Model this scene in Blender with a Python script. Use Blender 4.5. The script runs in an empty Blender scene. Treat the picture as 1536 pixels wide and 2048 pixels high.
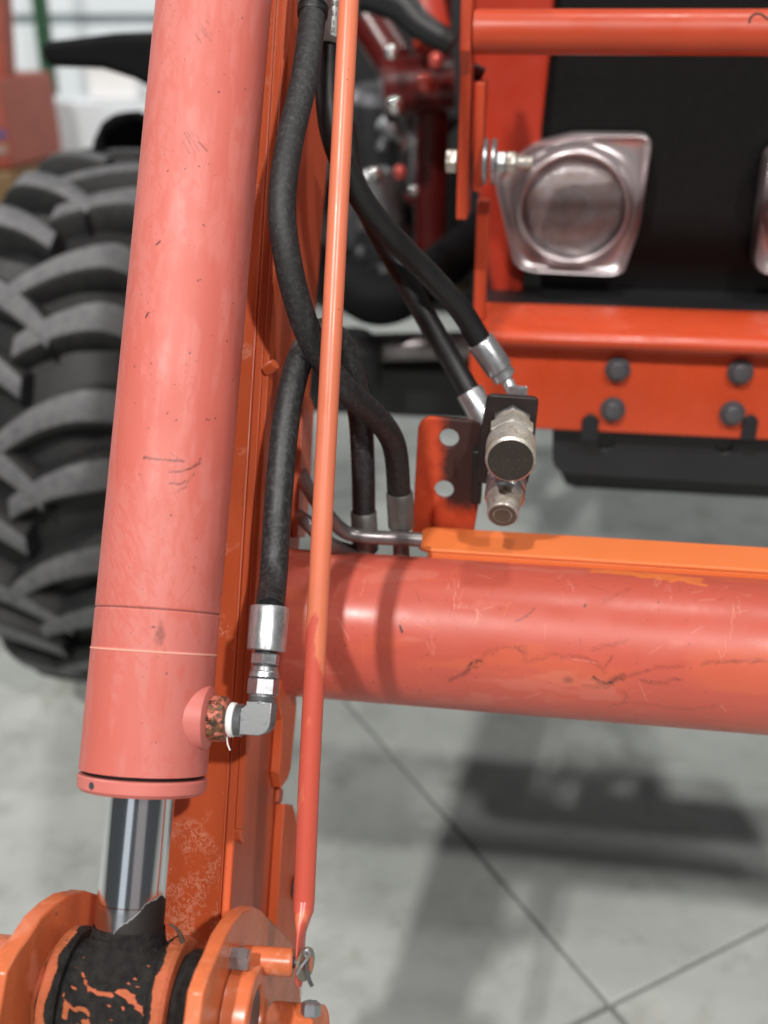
import bpy, bmesh, math, random
import numpy as np
from mathutils import Matrix, Vector

# ------------------------------------------------------------------ camera, world, lamps, exposure
scene = bpy.context.scene
COL = scene.collection
rnd = random.Random(7)
nrs = np.random.RandomState(11)

F = 2137.0                     # focal length in photo pixels (1536 x 2048)
H = 1.15                       # camera height above the floor
PITCH, YAW = math.radians(25.05), math.radians(8.0)
cam_data = bpy.data.cameras.new('camera')
cam = bpy.data.objects.new('camera', cam_data); COL.objects.link(cam)
cam.location = (0, 0, H)
cam.rotation_euler = (math.pi / 2 - PITCH, 0, YAW)
cam_data.sensor_fit = 'VERTICAL'; cam_data.sensor_height = 36.0
cam_data.lens = 36.0 * F / 2048.0
cam_data.clip_start = 0.02; cam_data.clip_end = 200
cam_data.dof.use_dof = True
cam_data.dof.focus_distance = 0.680
cam_data.dof.aperture_fstop = 4.0
scene.camera = cam
scene.render.resolution_x, scene.render.resolution_y = 768, 1024

w = bpy.data.worlds.new('World'); scene.world = w; w.use_nodes = True
w.node_tree.nodes['Background'].inputs[0].default_value = (0.86, 0.93, 1.0, 1)
w.node_tree.nodes['Background'].inputs[1].default_value = 0.075

def lamp(name, loc, target, power, sx, sy, col=(1, 0.97, 0.93)):
    l = bpy.data.lights.new(name, 'AREA'); l.shape = 'RECTANGLE'; l.size = sx; l.size_y = sy
    l.energy = power; l.color = col
    o = bpy.data.objects.new(name, l); COL.objects.link(o); o.location = loc
    d = Vector(target) - Vector(loc)
    o.rotation_euler = d.to_track_quat('-Z', 'Y').to_euler()
    return o
AIM = (-0.1, 0.7, 0.75)
lamp('hall_lamp', (1.9, -2.7, 4.6), AIM, 165, 0.16, 0.16)
lamp('hall_lamp', (-1.15, -2.6, 4.8), AIM, 250, 0.18, 0.18)
lamp('hall_lamp', (0.6, 1.1, 5.0), (0, 1.0, .7), 45, 0.2, 0.2)
lamp('hall_lamp', (2.6, 4.2, 5.0), (.2, 1.6, .2), 60, 0.25, 0.25)
lamp('hall_lamp', (-4.2, 2.6, 4.6), (-2.2, 5, .8), 170, 0.4, 0.4)
lamp('reflection_lamp', (-1.6, -5.0, 2.6), AIM, 13, 2.2, 2.8, (0.85, 0.93, 1.0))  # broad soft lamps added behind the camera for bands in the chrome rod
lamp('reflection_lamp', (2.6, -4.4, 2.4), AIM, 6, 3.0, 2.8, (1.0, 0.88, 0.85))

scene.view_settings.view_transform = 'Standard'
scene.view_settings.look = 'None'
scene.view_settings.exposure = -0.10
scene.view_settings.gamma = 1.0

# ------------------------------------------------------------------ measuring helpers
cP, sP, cY, sY = math.cos(PITCH), math.sin(PITCH), math.cos(YAW), math.sin(YAW)
CAM = np.array([0, 0, H])
FW = np.array([-sY * cP, cY * cP, -sP]); UP = np.array([-sY * sP, cY * sP, cP]); RT = np.array([cY, sY, 0.0])
def ray(px, py): return FW + RT * (px - 768) / F - UP * (py - 1024) / F
def at(px, py, d): return CAM + d * ray(px, py)
def on_axis(px, py, ax, v):
    r = ray(px, py); return CAM + r * (v - CAM[ax]) / r[ax]
def on_plane(px, py, p0, n):
    r = ray(px, py); return CAM + r * (np.dot(p0 - CAM, n) / np.dot(r, n))
def unit(v): v = np.asarray(v, float); return v / np.linalg.norm(v)
def frame(o, x, y, z):
    return Matrix(((x[0], y[0], z[0], o[0]), (x[1], y[1], z[1], o[1]), (x[2], y[2], z[2], o[2]), (0, 0, 0, 1)))
def axis_frame(o, z, hint=(0, 0, 1)):
    z = unit(z); h = np.asarray(hint, float)
    if abs(np.dot(z, h)) > .95: h = np.array([1.0, 0, 0])
    x = unit(np.cross(h, z)); y = np.cross(z, x)
    return frame(o, x, y, z)
def to_local(M, p): return np.array(M.inverted() @ Vector(p))

# ------------------------------------------------------------------ mesh builder
class MB:
    def __init__(s): s.v = []; s.f = []; s.m = []
    def add(s, vs, fs, mi=0):
        b = len(s.v); s.v += [tuple(map(float, v)) for v in vs]
        s.f += [tuple(i + b for i in f) for f in fs]; s.m += [mi] * len(fs)
    def box(s, lo, hi, mi=0):
        x0, y0, z0 = lo; x1, y1, z1 = hi
        s.add([(x0, y0, z0), (x1, y0, z0), (x1, y1, z0), (x0, y1, z0), (x0, y0, z1), (x1, y0, z1), (x1, y1, z1), (x0, y1, z1)],
              [(0, 3, 2, 1), (4, 5, 6, 7), (0, 1, 5, 4), (1, 2, 6, 5), (2, 3, 7, 6), (3, 0, 4, 7)], mi)
    def lathe(s, prof, seg=48, closed=False, mi=0, phase=0.0):
        n = len(prof); vs = []; fs = []
        for r, z in prof:
            for k in range(seg):
                a = 2 * math.pi * k / seg + phase; vs.append((r * math.cos(a), r * math.sin(a), z))
        for i in range(n if closed else n - 1):
            j = (i + 1) % n
            for k in range(seg):
                l = (k + 1) % seg
                fs.append((i * seg + k, i * seg + l, j * seg + l, j * seg + k))
        if not closed:
            if prof[0][0] > 1e-5: fs.append(tuple(range(seg - 1, -1, -1)))
            if prof[-1][0] > 1e-5: fs.append(tuple((n - 1) * seg + k for k in range(seg)))
        s.add(vs, fs, mi)
    def tube(s, pts, r, seg=20, cap=True, mi=0, flat=None):
        pts = [np.asarray(p, float) for p in pts]; n = len(pts)
        rs = r if hasattr(r, '__len__') else [r] * n
        T = [unit(pts[min(i + 1, n - 1)] - pts[max(i - 1, 0)]) for i in range(n)]
        h = np.array([0, 0, 1.0])
        if abs(np.dot(h, T[0])) > .9: h = np.array([1.0, 0, 0])
        u = unit(np.cross(h, T[0])); vs = []; fs = []
        for i in range(n):
            u = unit(u - T[i] * np.dot(u, T[i])); v = np.cross(T[i], u)
            for k in range(seg):
                a = 2 * math.pi * k / seg
                vs.append(pts[i] + rs[i] * (math.cos(a) * u + math.sin(a) * v))
        for i in range(n - 1):
            for k in range(seg):
                l = (k + 1) % seg
                fs.append((i * seg + k, i * seg + l, (i + 1) * seg + l, (i + 1) * seg + k))
        if cap:
            fs.append(tuple(range(seg - 1, -1, -1))); fs.append(tuple((n - 1) * seg + k for k in range(seg)))
        s.add(vs, fs, mi)
    def prism(s, poly, z0, z1, holes=(), mi=0):
        bm = bmesh.new()
        for loop in [poly] + list(holes):
            vv = [bm.verts.new((p[0], p[1], z0)) for p in loop]
            for i in range(len(vv)): bm.edges.new((vv[i], vv[(i + 1) % len(vv)]))
        if holes:
            bmesh.ops.triangle_fill(bm, edges=bm.edges[:], use_beauty=True)
        else:
            bm.faces.new(bm.verts[:])
        g = bmesh.ops.extrude_face_region(bm, geom=bm.faces[:])
        for e in g['geom']:
            if isinstance(e, bmesh.types.BMVert): e.co.z = z1
        bmesh.ops.recalc_face_normals(bm, faces=bm.faces[:])
        bm.verts.index_update()
        s.add([v.co[:] for v in bm.verts], [[v.index for v in f.verts] for f in bm.faces], mi); bm.free()
    def xform(s, M):
        s.v = [tuple(M @ Vector(v)) for v in s.v]; return s
    def mesh(s, name, mats, ang=35):
        me = bpy.data.meshes.new(name); me.from_pydata(s.v, [], s.f)
        for m in (mats if isinstance(mats, (list, tuple)) else [mats]): me.materials.append(m)
        if any(s.m): me.polygons.foreach_set('material_index', s.m)
        me.update()
        bm = bmesh.new(); bm.from_mesh(me); bmesh.ops.recalc_face_normals(bm, faces=bm.faces[:]); bm.to_mesh(me); bm.free()
        me.polygons.foreach_set('use_smooth', [True] * len(me.polygons))
        me.set_sharp_from_angle(angle=math.radians(ang))
        return me

WM = {}
def link(name, data, M, parent=None):
    o = bpy.data.objects.new(name, data); COL.objects.link(o)
    WM[o] = M
    if parent is not None:
        o.parent = parent; o.matrix_parent_inverse = WM[parent].inverted()
    o.matrix_basis = M
    return o
def thing(name, loc, label, cat, group=None):
    o = link(name, None, Matrix.Translation(loc)); o.empty_display_size = .02
    tag(o, label, cat, group); return o
def tag(o, label=None, cat=None, group=None, kind=None):
    if label: o['label'] = label
    if cat: o['category'] = cat
    if group: o['group'] = group
    if kind: o['kind'] = kind
    return o
I4 = Matrix.Identity(4)
def part(name, mb, mat, parent=None, M=I4, bevel=0, seg=2, ang=35, label=None):
    o = link(name, mb.mesh(name, mat, ang), M, parent)
    if bevel:
        b = o.modifiers.new('bevel', 'BEVEL'); b.width = bevel; b.segments = seg
        b.limit_method = 'ANGLE'; b.angle_limit = math.radians(40); b.harden_normals = False
    if label: o['label'] = label
    return o
def spline(P, n=12):
    P = [np.asarray(p, float) for p in P]; out = []
    Q = [2 * P[0] - P[1]] + P + [2 * P[-1] - P[-2]]
    for i in range(1, len(Q) - 2):
        p0, p1, p2, p3 = Q[i - 1:i + 3]
        for k in range(n):
            t = k / n
            out.append(.5 * (2 * p1 + (p2 - p0) * t + (2 * p0 - 5 * p1 + 4 * p2 - p3) * t * t + (3 * p1 - p0 - 3 * p2 + p3) * t ** 3))
    out.append(P[-1]); return out
def hexa(af, z0, z1, ch=.0012):
    R = af / math.sqrt(3)
    return [(R - ch, z0), (R, z0 + ch * .7), (R, z1 - ch * .7), (R - ch, z1)]
def arc(cx, cy, r, a0, a1, n): return [(cx + r * math.cos(math.radians(a0 + (a1 - a0) * i / n)), cy + r * math.sin(math.radians(a0 + (a1 - a0) * i / n))) for i in range(n + 1)]
def circ(cx, cy, r, n=28): return [(cx + r * math.cos(2 * math.pi * i / n), cy + r * math.sin(2 * math.pi * i / n)) for i in range(n)]

# ------------------------------------------------------------------ materials
class NT:
    def __init__(s, name):
        s.mat = bpy.data.materials.new(name); s.mat.use_nodes = True
        s.t = s.mat.node_tree; s.b = s.t.nodes['Principled BSDF']
        s.co = s.t.nodes.new('ShaderNodeTexCoord').outputs['Object']
    def n(s, typ, **k):
        x = s.t.nodes.new(typ)
        for a, b in k.items(): setattr(x, a, b)
        return x
    def l(s, a, b): s.t.links.new(a, b)
    def mapped(s, scale=(1, 1, 1), rot=(0, 0, 0)):
        m = s.n('ShaderNodeMapping'); m.inputs['Scale'].default_value = scale; m.inputs['Rotation'].default_value = rot
        s.l(s.co, m.inputs[0]); return m.outputs[0]
    def noise(s, scale, detail=4, rough=.55, vec=None, dist=0):
        x = s.n('ShaderNodeTexNoise'); x.inputs['Scale'].default_value = scale; x.inputs['Detail'].default_value = detail
        x.inputs['Roughness'].default_value = rough; x.inputs['Distortion'].default_value = dist
        s.l(vec or s.co, x.inputs['Vector']); return x.outputs[0]
    def ramp(s, fac, stops, interp='LINEAR'):
        r = s.n('ShaderNodeValToRGB'); r.color_ramp.interpolation = interp
        e = r.color_ramp.elements
        while len(e) < len(stops): e.new(.5)
        for q, (p, c) in zip(e, stops):
            q.position = p; q.color = (c, c, c, 1) if not hasattr(c, '__len__') else (*c[:3], 1)
        s.l(fac, r.inputs[0]); return r.outputs[0]
    def mix(s, fac, a, b, mode='MIX'):
        m = s.n('ShaderNodeMix', data_type='RGBA', blend_type=mode)
        for sock, v in ((m.inputs[0], fac), (m.inputs[6], a), (m.inputs[7], b)):
            if hasattr(v, 'is_linked'): s.l(v, sock)
            elif hasattr(v, '__len__'): sock.default_value = (*v[:3], 1)
            else: sock.default_value = v
        return m.outputs[2]
    def math(s, op, a, b=0, clamp=False):
        m = s.n('ShaderNodeMath', operation=op); m.use_clamp = clamp
        for sock, v in ((m.inputs[0], a), (m.inputs[1], b)):
            if hasattr(v, 'is_linked'): s.l(v, sock)
            else: sock.default_value = v
        return m.outputs[0]
    def set(s, **k):
        for a, v in k.items():
            sock = s.b.inputs[a.replace('_', ' ')]
            if hasattr(v, 'is_linked'): s.l(v, sock)
            elif hasattr(v, '__len__'): sock.default_value = (*v[:3], 1)
            else: sock.default_value = v
    def bump(s, h, strength=.2, dist=.001):
        b = s.n('ShaderNodeBump'); b.inputs['Strength'].default_value = strength; b.inputs['Distance'].default_value = dist
        s.l(h, b.inputs['Height']); s.l(b.outputs[0], s.b.inputs['Normal'])

def paint(name, base, var=.12, rough=.38, specks=True, wear=False, worn=(.80, .25, .17), scale=1.0, streak=(1, 1, 1), coat=.0, lace=None, grimy=0.0, pale=0.0):
    t = NT(name); b = np.array(base)
    big = t.noise(9 * scale, 4, .6, t.mapped(streak)); mid = t.noise(55 * scale, 5, .65, t.mapped(streak))
    c = t.mix(t.ramp(big, [(.35, 0), (.68, 1)]), tuple(b * (1 - var)), tuple(np.minimum(b * (1 + var * .8), .95)))
    c = t.mix(t.math('MULTIPLY', t.ramp(mid, [(.5, 0), (.72, 1)]), .10), c, tuple(np.minimum(b * 1.25 + .03, .95)))
    if specks:
        sp = t.noise(330, 2, .5); sel = t.noise(38, 2, .5)
        m = t.math('MULTIPLY', t.ramp(sp, [(.735, 0), (.76, 1)]), t.ramp(sel, [(.5, 0), (.6, 1)]))
        c = t.mix(m, c, (.10, .03, .02))
    rg = t.ramp(t.noise(30 * scale, 5, .6), [(.3, rough - .07), (.75, rough + .13)])
    h = t.noise(240, 3, .6)
    if lace:
        # flaking clear lacquer towards one end of the plate
        sep = t.n('ShaderNodeSeparateXYZ'); t.l(t.co, sep.inputs[0])
        g = t.n('ShaderNodeMapRange'); g.inputs[1].default_value, g.inputs[2].default_value = lace; g.inputs[3].default_value, g.inputs[4].default_value = 0, .17
        t.l(sep.outputs[1], g.inputs[0])
        n1 = t.noise(46, 3, .6); n2 = t.math('ABSOLUTE', t.math('SUBTRACT', t.noise(210, 3, .6, dist=1.0), .5))
        n3 = t.noise(150, 5, .65)
        reg = t.ramp(t.math('ADD', n1, g.outputs[0]), [(.56, 0), (.66, 1)])
        m = t.math('MULTIPLY', reg, t.math('MAXIMUM', t.ramp(n2, [(.030, 1), (.050, 0)]), t.ramp(t.math('ADD', n3, t.math('MULTIPLY', g.outputs[0], .35)), [(.63, 0), (.65, 1)])))
        c = t.mix(m, c, (.72, .24, .14)); rg = t.mix(m, rg, (.62, .62, .62))
        h = t.math('ADD', h, t.math('MULTIPLY', m, .8))
    if grimy:
        g = t.ramp(t.noise(26, 6, .7), [(.5, 0), (.75, 1)])
        c = t.mix(t.math('MULTIPLY', g, grimy), c, (.20, .08, .03))
    if pale:
        pm_ = t.ramp(t.noise(34, 6, .72, dist=.6), [(.53, 0), (.60, 1)])
        c = t.mix(t.math('MULTIPLY', pm_, pale), c, (.70, .27, .17)); rg = t.mix(t.math('MULTIPLY', pm_, pale), rg, (.6, .6, .6))
        ed = t.ramp(t.noise(75, 6, .75), [(.64, 0), (.68, .8)]); c = t.mix(ed, c, (.09, .045, .025))
    if wear:
        at_ = t.n('ShaderNodeAttribute', attribute_name='wear'); sep = t.n('ShaderNodeSeparateColor'); t.l(at_.outputs['Color'], sep.inputs[0])
        c = t.mix(sep.outputs[2], c, worn)
        c = t.mix(sep.outputs[1], c, (.86, .42, .32))
        c = t.mix(sep.outputs[0], c, (.035, .022, .02))
        rg = t.mix(t.math('MULTIPLY', sep.outputs[1], .8), rg, (.75, .75, .75))
    t.set(Base_Color=c, Roughness=rg, Coat_Weight=coat, Coat_Roughness=.15, IOR=1.45)
    t.bump(h, .06, .0006)
    return t.mat

def steel(name, base=(.50, .51, .52), metal=.85, rough=.34, dirt=0.0, dirtcol=(.16, .13, .09), scale=1.0):
    t = NT(name); b = np.array(base)
    n1 = t.noise(60 * scale, 5, .65); n2 = t.noise(520, 3, .6)
    c = t.mix(t.ramp(n1, [(.3, 0), (.7, 1)]), tuple(b * .78), tuple(np.minimum(b * 1.15, .95)))
    c = t.mix(t.ramp(n2, [(.60, 0), (.74, .75)]), c, (.13, .12, .11))
    r = t.ramp(n1, [(.3, rough - .08), (.75, rough + .12)]); me = metal
    if dirt:
        m = t.ramp(t.noise(95 * scale, 6, .75, dist=.8), [(.62 - dirt * .3, 0), (.72 - dirt * .2, 1)])
        c = t.mix(m, c, dirtcol); r = t.mix(m, r, (.8, .8, .8)); me = t.math('SUBTRACT', metal, t.math('MULTIPLY', m, metal))
    t.set(Base_Color=c, Roughness=r, Metallic=me); t.bump(n2, .10, .0003)
    return t.mat

def rubber(name, base=.011, dust=.065, amount=.62, rough=.6, scale=1.0):
    t = NT(name)
    big = t.noise(14 * scale, 4, .6); fine = t.noise(300 * scale, 4, .75)
    f = t.math('MULTIPLY', t.ramp(fine, [(amount - .14, 0), (amount + .12, 1)]), t.ramp(big, [(.3, .25), (.7, 1)]))
    c = t.mix(f, (base, base, base * 1.08), (dust, dust, dust * 1.02))
    t.set(Base_Color=c, Roughness=t.ramp(big, [(.3, rough - .1), (.7, rough + .1)])); t.bump(fine, .35, .0006)
    return t.mat

def plain(name, base, rough=.5, metal=0.0, var=.15, scale=20, **k):
    t = NT(name); b = np.array(base); n = t.noise(scale, 4, .6)
    t.set(Base_Color=t.mix(t.ramp(n, [(.3, 0), (.7, 1)]), tuple(b * (1 - var)), tuple(np.minimum(b * (1 + var), .95))), Roughness=rough, Metallic=metal, **k)
    t.bump(t.noise(scale * 12, 3, .6), .05, .0005)
    return t.mat

SALMON = (.575, .162, .136); SALMON_T = (.50, .092, .062); ORANGE = (.62, .105, .030); BRIGHT = (.70, .175, .048); RED = (.38, .030, .012)
M_barrel = paint('faded_salmon_paint', SALMON, .09, .50, wear=True, worn=(.53, .090, .055), streak=(1, .3, 1))
M_tube = paint('faded_salmon_tube_paint', SALMON_T, .09, .36, wear=True, worn=(.76, .20, .045), streak=(.4, 1, 1))
M_gland = paint('salmon_paint_plain', SALMON, .08, .48)
M_arm = paint('orange_arm_paint', ORANGE, .14, .40, streak=(1, .25, 1))
M_lace = paint('orange_flaking_paint', ORANGE, .12, .40, streak=(1, .25, 1), lace=(.05, -.03))
M_side = paint('orange_side_paint', (.54, .105, .045), .16, .34, streak=(1, .2, 1))
M_channel = paint('bright_orange_paint', BRIGHT, .10, .36, streak=(.3, 1, 1))
def rod_mat():
    m_ = paint('level_rod_paint', (.66, .180, .095), .10, .32, streak=(1, 1, .12)); nt = m_.node_tree; bs = nt.nodes['Principled BSDF']
    old = bs.inputs['Base Color'].links[0].from_socket
    tc = nt.nodes.new('ShaderNodeTexCoord'); sp = nt.nodes.new('ShaderNodeSeparateXYZ'); nt.links.new(tc.outputs['Object'], sp.inputs[0])
    nz = nt.nodes.new('ShaderNodeTexNoise'); nz.inputs['Scale'].default_value = 70; nz.inputs['Detail'].default_value = 5; mp = nt.nodes.new('ShaderNodeMapping'); mp.inputs['Scale'].default_value = (1, 1, .12)
    nt.links.new(tc.outputs['Object'], mp.inputs[0]); nt.links.new(mp.outputs[0], nz.inputs['Vector'])
    ma = nt.nodes.new('ShaderNodeMath'); ma.operation = 'MULTIPLY_ADD'; ma.inputs[1].default_value = -7; ma.inputs[2].default_value = 7 * zred
    nt.links.new(sp.outputs[2], ma.inputs[0])
    cl = nt.nodes.new('ShaderNodeClamp'); nt.links.new(ma.outputs[0], cl.inputs[0]); cl.inputs[1].default_value = -1; cl.inputs[2].default_value = .22
    ad = nt.nodes.new('ShaderNodeMath'); nt.links.new(cl.outputs[0], ad.inputs[0]); nt.links.new(nz.outputs[0], ad.inputs[1])
    rp = nt.nodes.new('ShaderNodeValToRGB'); rp.color_ramp.elements[0].position = .54; rp.color_ramp.elements[1].position = .60; nt.links.new(ad.outputs[0], rp.inputs[0])
    mx = nt.nodes.new('ShaderNodeMix'); mx.data_type = 'RGBA'; nt.links.new(rp.outputs[0], mx.inputs[0]); nt.links.new(old, mx.inputs[6]); mx.inputs[7].default_value = (.52, .085, .055, 1)
    nt.links.new(mx.outputs[2], bs.inputs['Base Color']); return m_
zred = float(at(625, 1290, .654)[2])
M_rod = rod_mat()
M_hitch = paint('hitch_orange_paint', (.62, .150, .055), .16, .30, grimy=.55, pale=.55)
M_earside = paint('ear_side_paint', (.50, .13, .07), .16, .35)
M_red = paint('tractor_red_orange_paint', RED, .08, .36, specks=False)
M_guard = paint('guard_red_orange_paint', (.48, .060, .022), .10, .34, specks=False)
M_darkred = paint('deep_red_paint', (.085, .007, .006), .1, .3, specks=False)
M_steel = steel('zinc_steel', (.42, .43, .445), .85, .33); M_fitting = steel('fitting_steel', (.34, .35, .36), .8, .38)
M_sleeve = steel('sleeve_steel', (.47, .48, .495), .8, .33)
M_coupler = steel('grimy_coupler_steel', (.52, .50, .46), .65, .42, dirt=.55, dirtcol=(.24, .20, .15))
M_couplerface = steel('dark_coupler_face', (.026, .019, .015), .0, .6)
M_noseface = steel('brown_coupler_nose', (.11, .085, .065), .3, .5)
M_pipe = steel('dull_pipe_steel', (.22, .20, .20), .7, .38)
M_bolt = steel('dark_bolt', (.10, .10, .11), .5, .45)
M_hose = rubber('hose_rubber'); M_hose2 = rubber('dark_hose_rubber', .007, .03, .72, .5)
M_hose3 = rubber('dusty_hose_rubber', .012, .075, .60, .5)
M_tyre = rubber('tyre_rubber', .007, .018, .55, .6, .2); M_tread = rubber('worn_tread_rubber', .085, .14, .5, .55, .2)
M_fender = plain('black_fender_plastic', (.006, .006, .007), .75, Specular_IOR_Level=.12)
M_black = plain('black_painted_steel', (.008, .008, .009), .5); M_black2 = plain('black_plastic', (.011, .011, .013), .45)
M_white = plain('white_ptfe_tape', (.82, .82, .80), .5)
M_ink = plain('black_ink', (.02, .02, .02), .6)

def grease_mat():
    t = NT('black_grease_over_orange')
    at_ = t.n('ShaderNodeAttribute', attribute_name='wear'); sep = t.n('ShaderNodeSeparateColor'); t.l(at_.outputs['Color'], sep.inputs[0])
    nz = t.noise(180, 6, .7); f = t.math('ADD', sep.outputs[0], t.math('MULTIPLY', t.math('SUBTRACT', nz, .5), 1.3))
    m = t.ramp(f, [(.45, 0), (.55, 1)])
    o = t.mix(t.ramp(t.noise(40, 5, .7), [(.35, 0), (.7, 1)]), (.40, .11, .04), (.62, .15, .075))
    k = t.mix(t.ramp(nz, [(.4, 0), (.7, 1)]), (.007, .006, .006), (.024, .022, .020))
    t.set(Base_Color=t.mix(m, o, k), Roughness=t.mix(m, (.4, .4, .4), (.62, .62, .62)), Specular_IOR_Level=.3)
    t.bump(t.math('ADD', t.math('MULTIPLY', m, .8), t.math('MULTIPLY', t.noise(110, 6, .75), 1.6)), .8, .003)
    return t.mat
M_grease = grease_mat()
def chrome_mat():
    t = NT('chrome_rod_with_grease')
    at_ = t.n('ShaderNodeAttribute', attribute_name='wear'); sep = t.n('ShaderNodeSeparateColor'); t.l(at_.outputs['Color'], sep.inputs[0])
    nz = t.noise(80, 7, .62, dist=.5); f = t.math('ADD', sep.outputs[0], t.math('MULTIPLY', t.math('SUBTRACT', nz, .5), .9))
    m = t.ramp(f, [(.42, 0), (.54, 1)])
    film = t.math('MULTIPLY', sep.outputs[1], .45)
    c = t.mix(film, (.80, .81, .83), (.36, .34, .32))
    c = t.mix(sep.outputs[2], c, (.45, .22, .12))
    t.set(Base_Color=t.mix(m, c, (.013, .011, .010)), Metallic=t.math('SUBTRACT', 1, m), Roughness=t.mix(m, t.mix(film, (.15, .15, .15), (.34, .34, .34)), (.65, .65, .65)))
    t.bump(m, .12, .0004)
    return t.mat
M_chrome = chrome_mat()
def rust_mat():
    t = NT('rusty_port_boss')
    m = t.ramp(t.noise(210, 5, .65, dist=.5), [(.48, 0), (.56, 1)])
    r = t.mix(t.ramp(t.noise(300, 3, .6), [(.4, 0), (.6, 1)]), (.035, .022, .014), (.16, .075, .03))
    t.set(Base_Color=t.mix(m, r, (.52, .15, .10)), Roughness=.6); t.bump(m, .5, .0012)
    return t.mat
M_rust = rust_mat()
def bracket_mat():
    t = NT('bracket_red_with_black_overspray')
    sep = t.n('ShaderNodeSeparateXYZ'); t.l(t.co, sep.inputs[0])
    nz = t.math('MULTIPLY', t.math('SUBTRACT', t.noise(55, 5, .65), .5), .022)
    def mr(v, a_, b_):
        q = t.n('ShaderNodeMapRange', interpolation_type='SMOOTHSTEP'); q.inputs[1].default_value, q.inputs[2].default_value = a_, b_; t.l(t.math('ADD', v, nz), q.inputs[0]); return q.outputs[0]
    m = t.math('MULTIPLY', t.math('MULTIPLY', mr(sep.outputs[0], .014, .027), mr(sep.outputs[1], .014, .034)), .95)
    red = t.mix(t.ramp(t.noise(40, 5, .65), [(.35, 0), (.7, 1)]), (.46, .05, .018), (.62, .095, .035))
    t.set(Base_Color=t.mix(m, red, (.020, .018, .018)), Roughness=.55, Specular_IOR_Level=.25); t.bump(t.noise(260, 3, .6), .08, .0005)
    return t.mat
M_bracket = bracket_mat()
def concrete_mat(name='polished_concrete'):
    t = NT(name)
    big = t.noise(1.6, 6, .62); mid = t.noise(11, 6, .7); fine = t.noise(160, 3, .6)
    c = t.mix(t.ramp(big, [(.35, 0), (.65, 1)]), (.32, .34, .323), (.50, .52, .495))
    c = t.mix(t.math('MULTIPLY', t.ramp(mid, [(.50, 0), (.70, 1)]), .5), c, (.20, .205, .185))
    c = t.mix(t.math('MULTIPLY', t.ramp(t.noise(3.1, 7, .75), [(.57, 0), (.66, 1)]), .55), c, (.17, .165, .12))
    t.set(Base_Color=c, Roughness=t.ramp(mid, [(.3, .42), (.7, .62)])); t.bump(fine, .08, .001)
    return t.mat
M_floor = concrete_mat()

# ------------------------------------------------------------------ wear painting on fine grids
class Wear:
    """scuffs, scratches and specks laid out in millimetres on an unrolled surface grid"""
    def __init__(s, U, V): s.U, s.V = U, V; s.c = np.zeros((len(V), len(U), 4), np.float32); s.c[..., 3] = 1
    def stroke(s, pts, wid, amt, ch):
        pts = np.asarray(pts, float); pad = wid * 2
        for p, q in zip(pts[:-1], pts[1:]):
            u0, u1 = sorted((p[0], q[0])); v0, v1 = sorted((p[1], q[1]))
            iu = np.searchsorted(s.U, [u0 - pad, u1 + pad]); iv = np.searchsorted(s.V, [v0 - pad, v1 + pad])
            if iu[0] == iu[1] or iv[0] == iv[1]: continue
            uu, vv = np.meshgrid(s.U[iu[0]:iu[1]], s.V[iv[0]:iv[1]])
            d = q - p; L2 = max(d @ d, 1e-12); t = np.clip(((uu - p[0]) * d[0] + (vv - p[1]) * d[1]) / L2, 0, 1)
            r = np.hypot(uu - p[0] - t * d[0], vv - p[1] - t * d[1])
            k = amt * np.clip(1.5 - r / wid * 1.5, 0, 1)
            b = s.c[iv[0]:iv[1], iu[0]:iu[1], ch]; np.maximum(b, k, out=b)
    def rough_line(s, pts, wid, amt, ch, jit, n=None):
        pts = np.asarray(pts, float); seg = np.hypot(*np.diff(pts, axis=0).T); tot = seg.sum(); n = n or int(max(4, tot / (jit * 1.4)))
        cum = np.r_[0, np.cumsum(seg)]; t = np.linspace(0, tot, n)
        q = np.c_[np.interp(t, cum, pts[:, 0]), np.interp(t, cum, pts[:, 1])]
        q += nrs.uniform(-jit, jit, q.shape)
        for a, b in zip(q[:-1], q[1:]): s.stroke([a, b], wid * nrs.uniform(.6, 1.2), amt * nrs.uniform(.35, 1), ch)
    def blob(s, u, v, ru, rv, amt, ch, seed=0):
        uu, vv = np.meshgrid(s.U, s.V); r = np.hypot((uu - u) / ru, (vv - v) / rv)
        b = s.c[..., ch]; np.maximum(b, amt * np.clip(1.6 - r * 1.6, 0, 1), out=b)
    def specks(s, n, box, ch=0, size=(.0003, .0008), amt=(.5, 1)):
        for _ in range(n):
            u = nrs.uniform(box[0], box[1]); v = nrs.uniform(box[2], box[3]); L = nrs.uniform(*size); a = nrs.uniform(0, 6.3)
            s.stroke([(u, v), (u + L * math.cos(a) * .8, v + L * math.sin(a) * 1.2)], L * .7, nrs.uniform(*amt), ch)
    def noise(s, cu, cv, amp, ch, lo, seed):
        r = np.random.RandomState(seed); tot = 0
        for k, a in ((1, 1.), (2.3, .6), (5.1, .35), (11, .2)):
            g = r.rand(int((s.V[-1] - s.V[0]) / cv * k) + 3, int((s.U[-1] - s.U[0]) / cu * k) + 3)
            x = (s.U - s.U[0]) / cu * k; y = (s.V - s.V[0]) / cv * k
            xi = x.astype(int); yi = y.astype(int); fx = (x - xi); fy = (y - yi); fx = fx * fx * (3 - 2 * fx); fy = fy * fy * (3 - 2 * fy)
            g00 = g[np.ix_(yi, xi)]; g01 = g[np.ix_(yi, xi + 1)]; g10 = g[np.ix_(yi + 1, xi)]; g11 = g[np.ix_(yi + 1, xi + 1)]
            tot = tot + a * ((g00 * (1 - fx) + g01 * fx) * (1 - fy[:, None]) + (g10 * (1 - fx) + g11 * fx) * fy[:, None])
        tot /= 2.15
        b = s.c[..., ch]; np.maximum(b, amp * np.clip((tot - lo) / .09, 0, 1), out=b)
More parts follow.
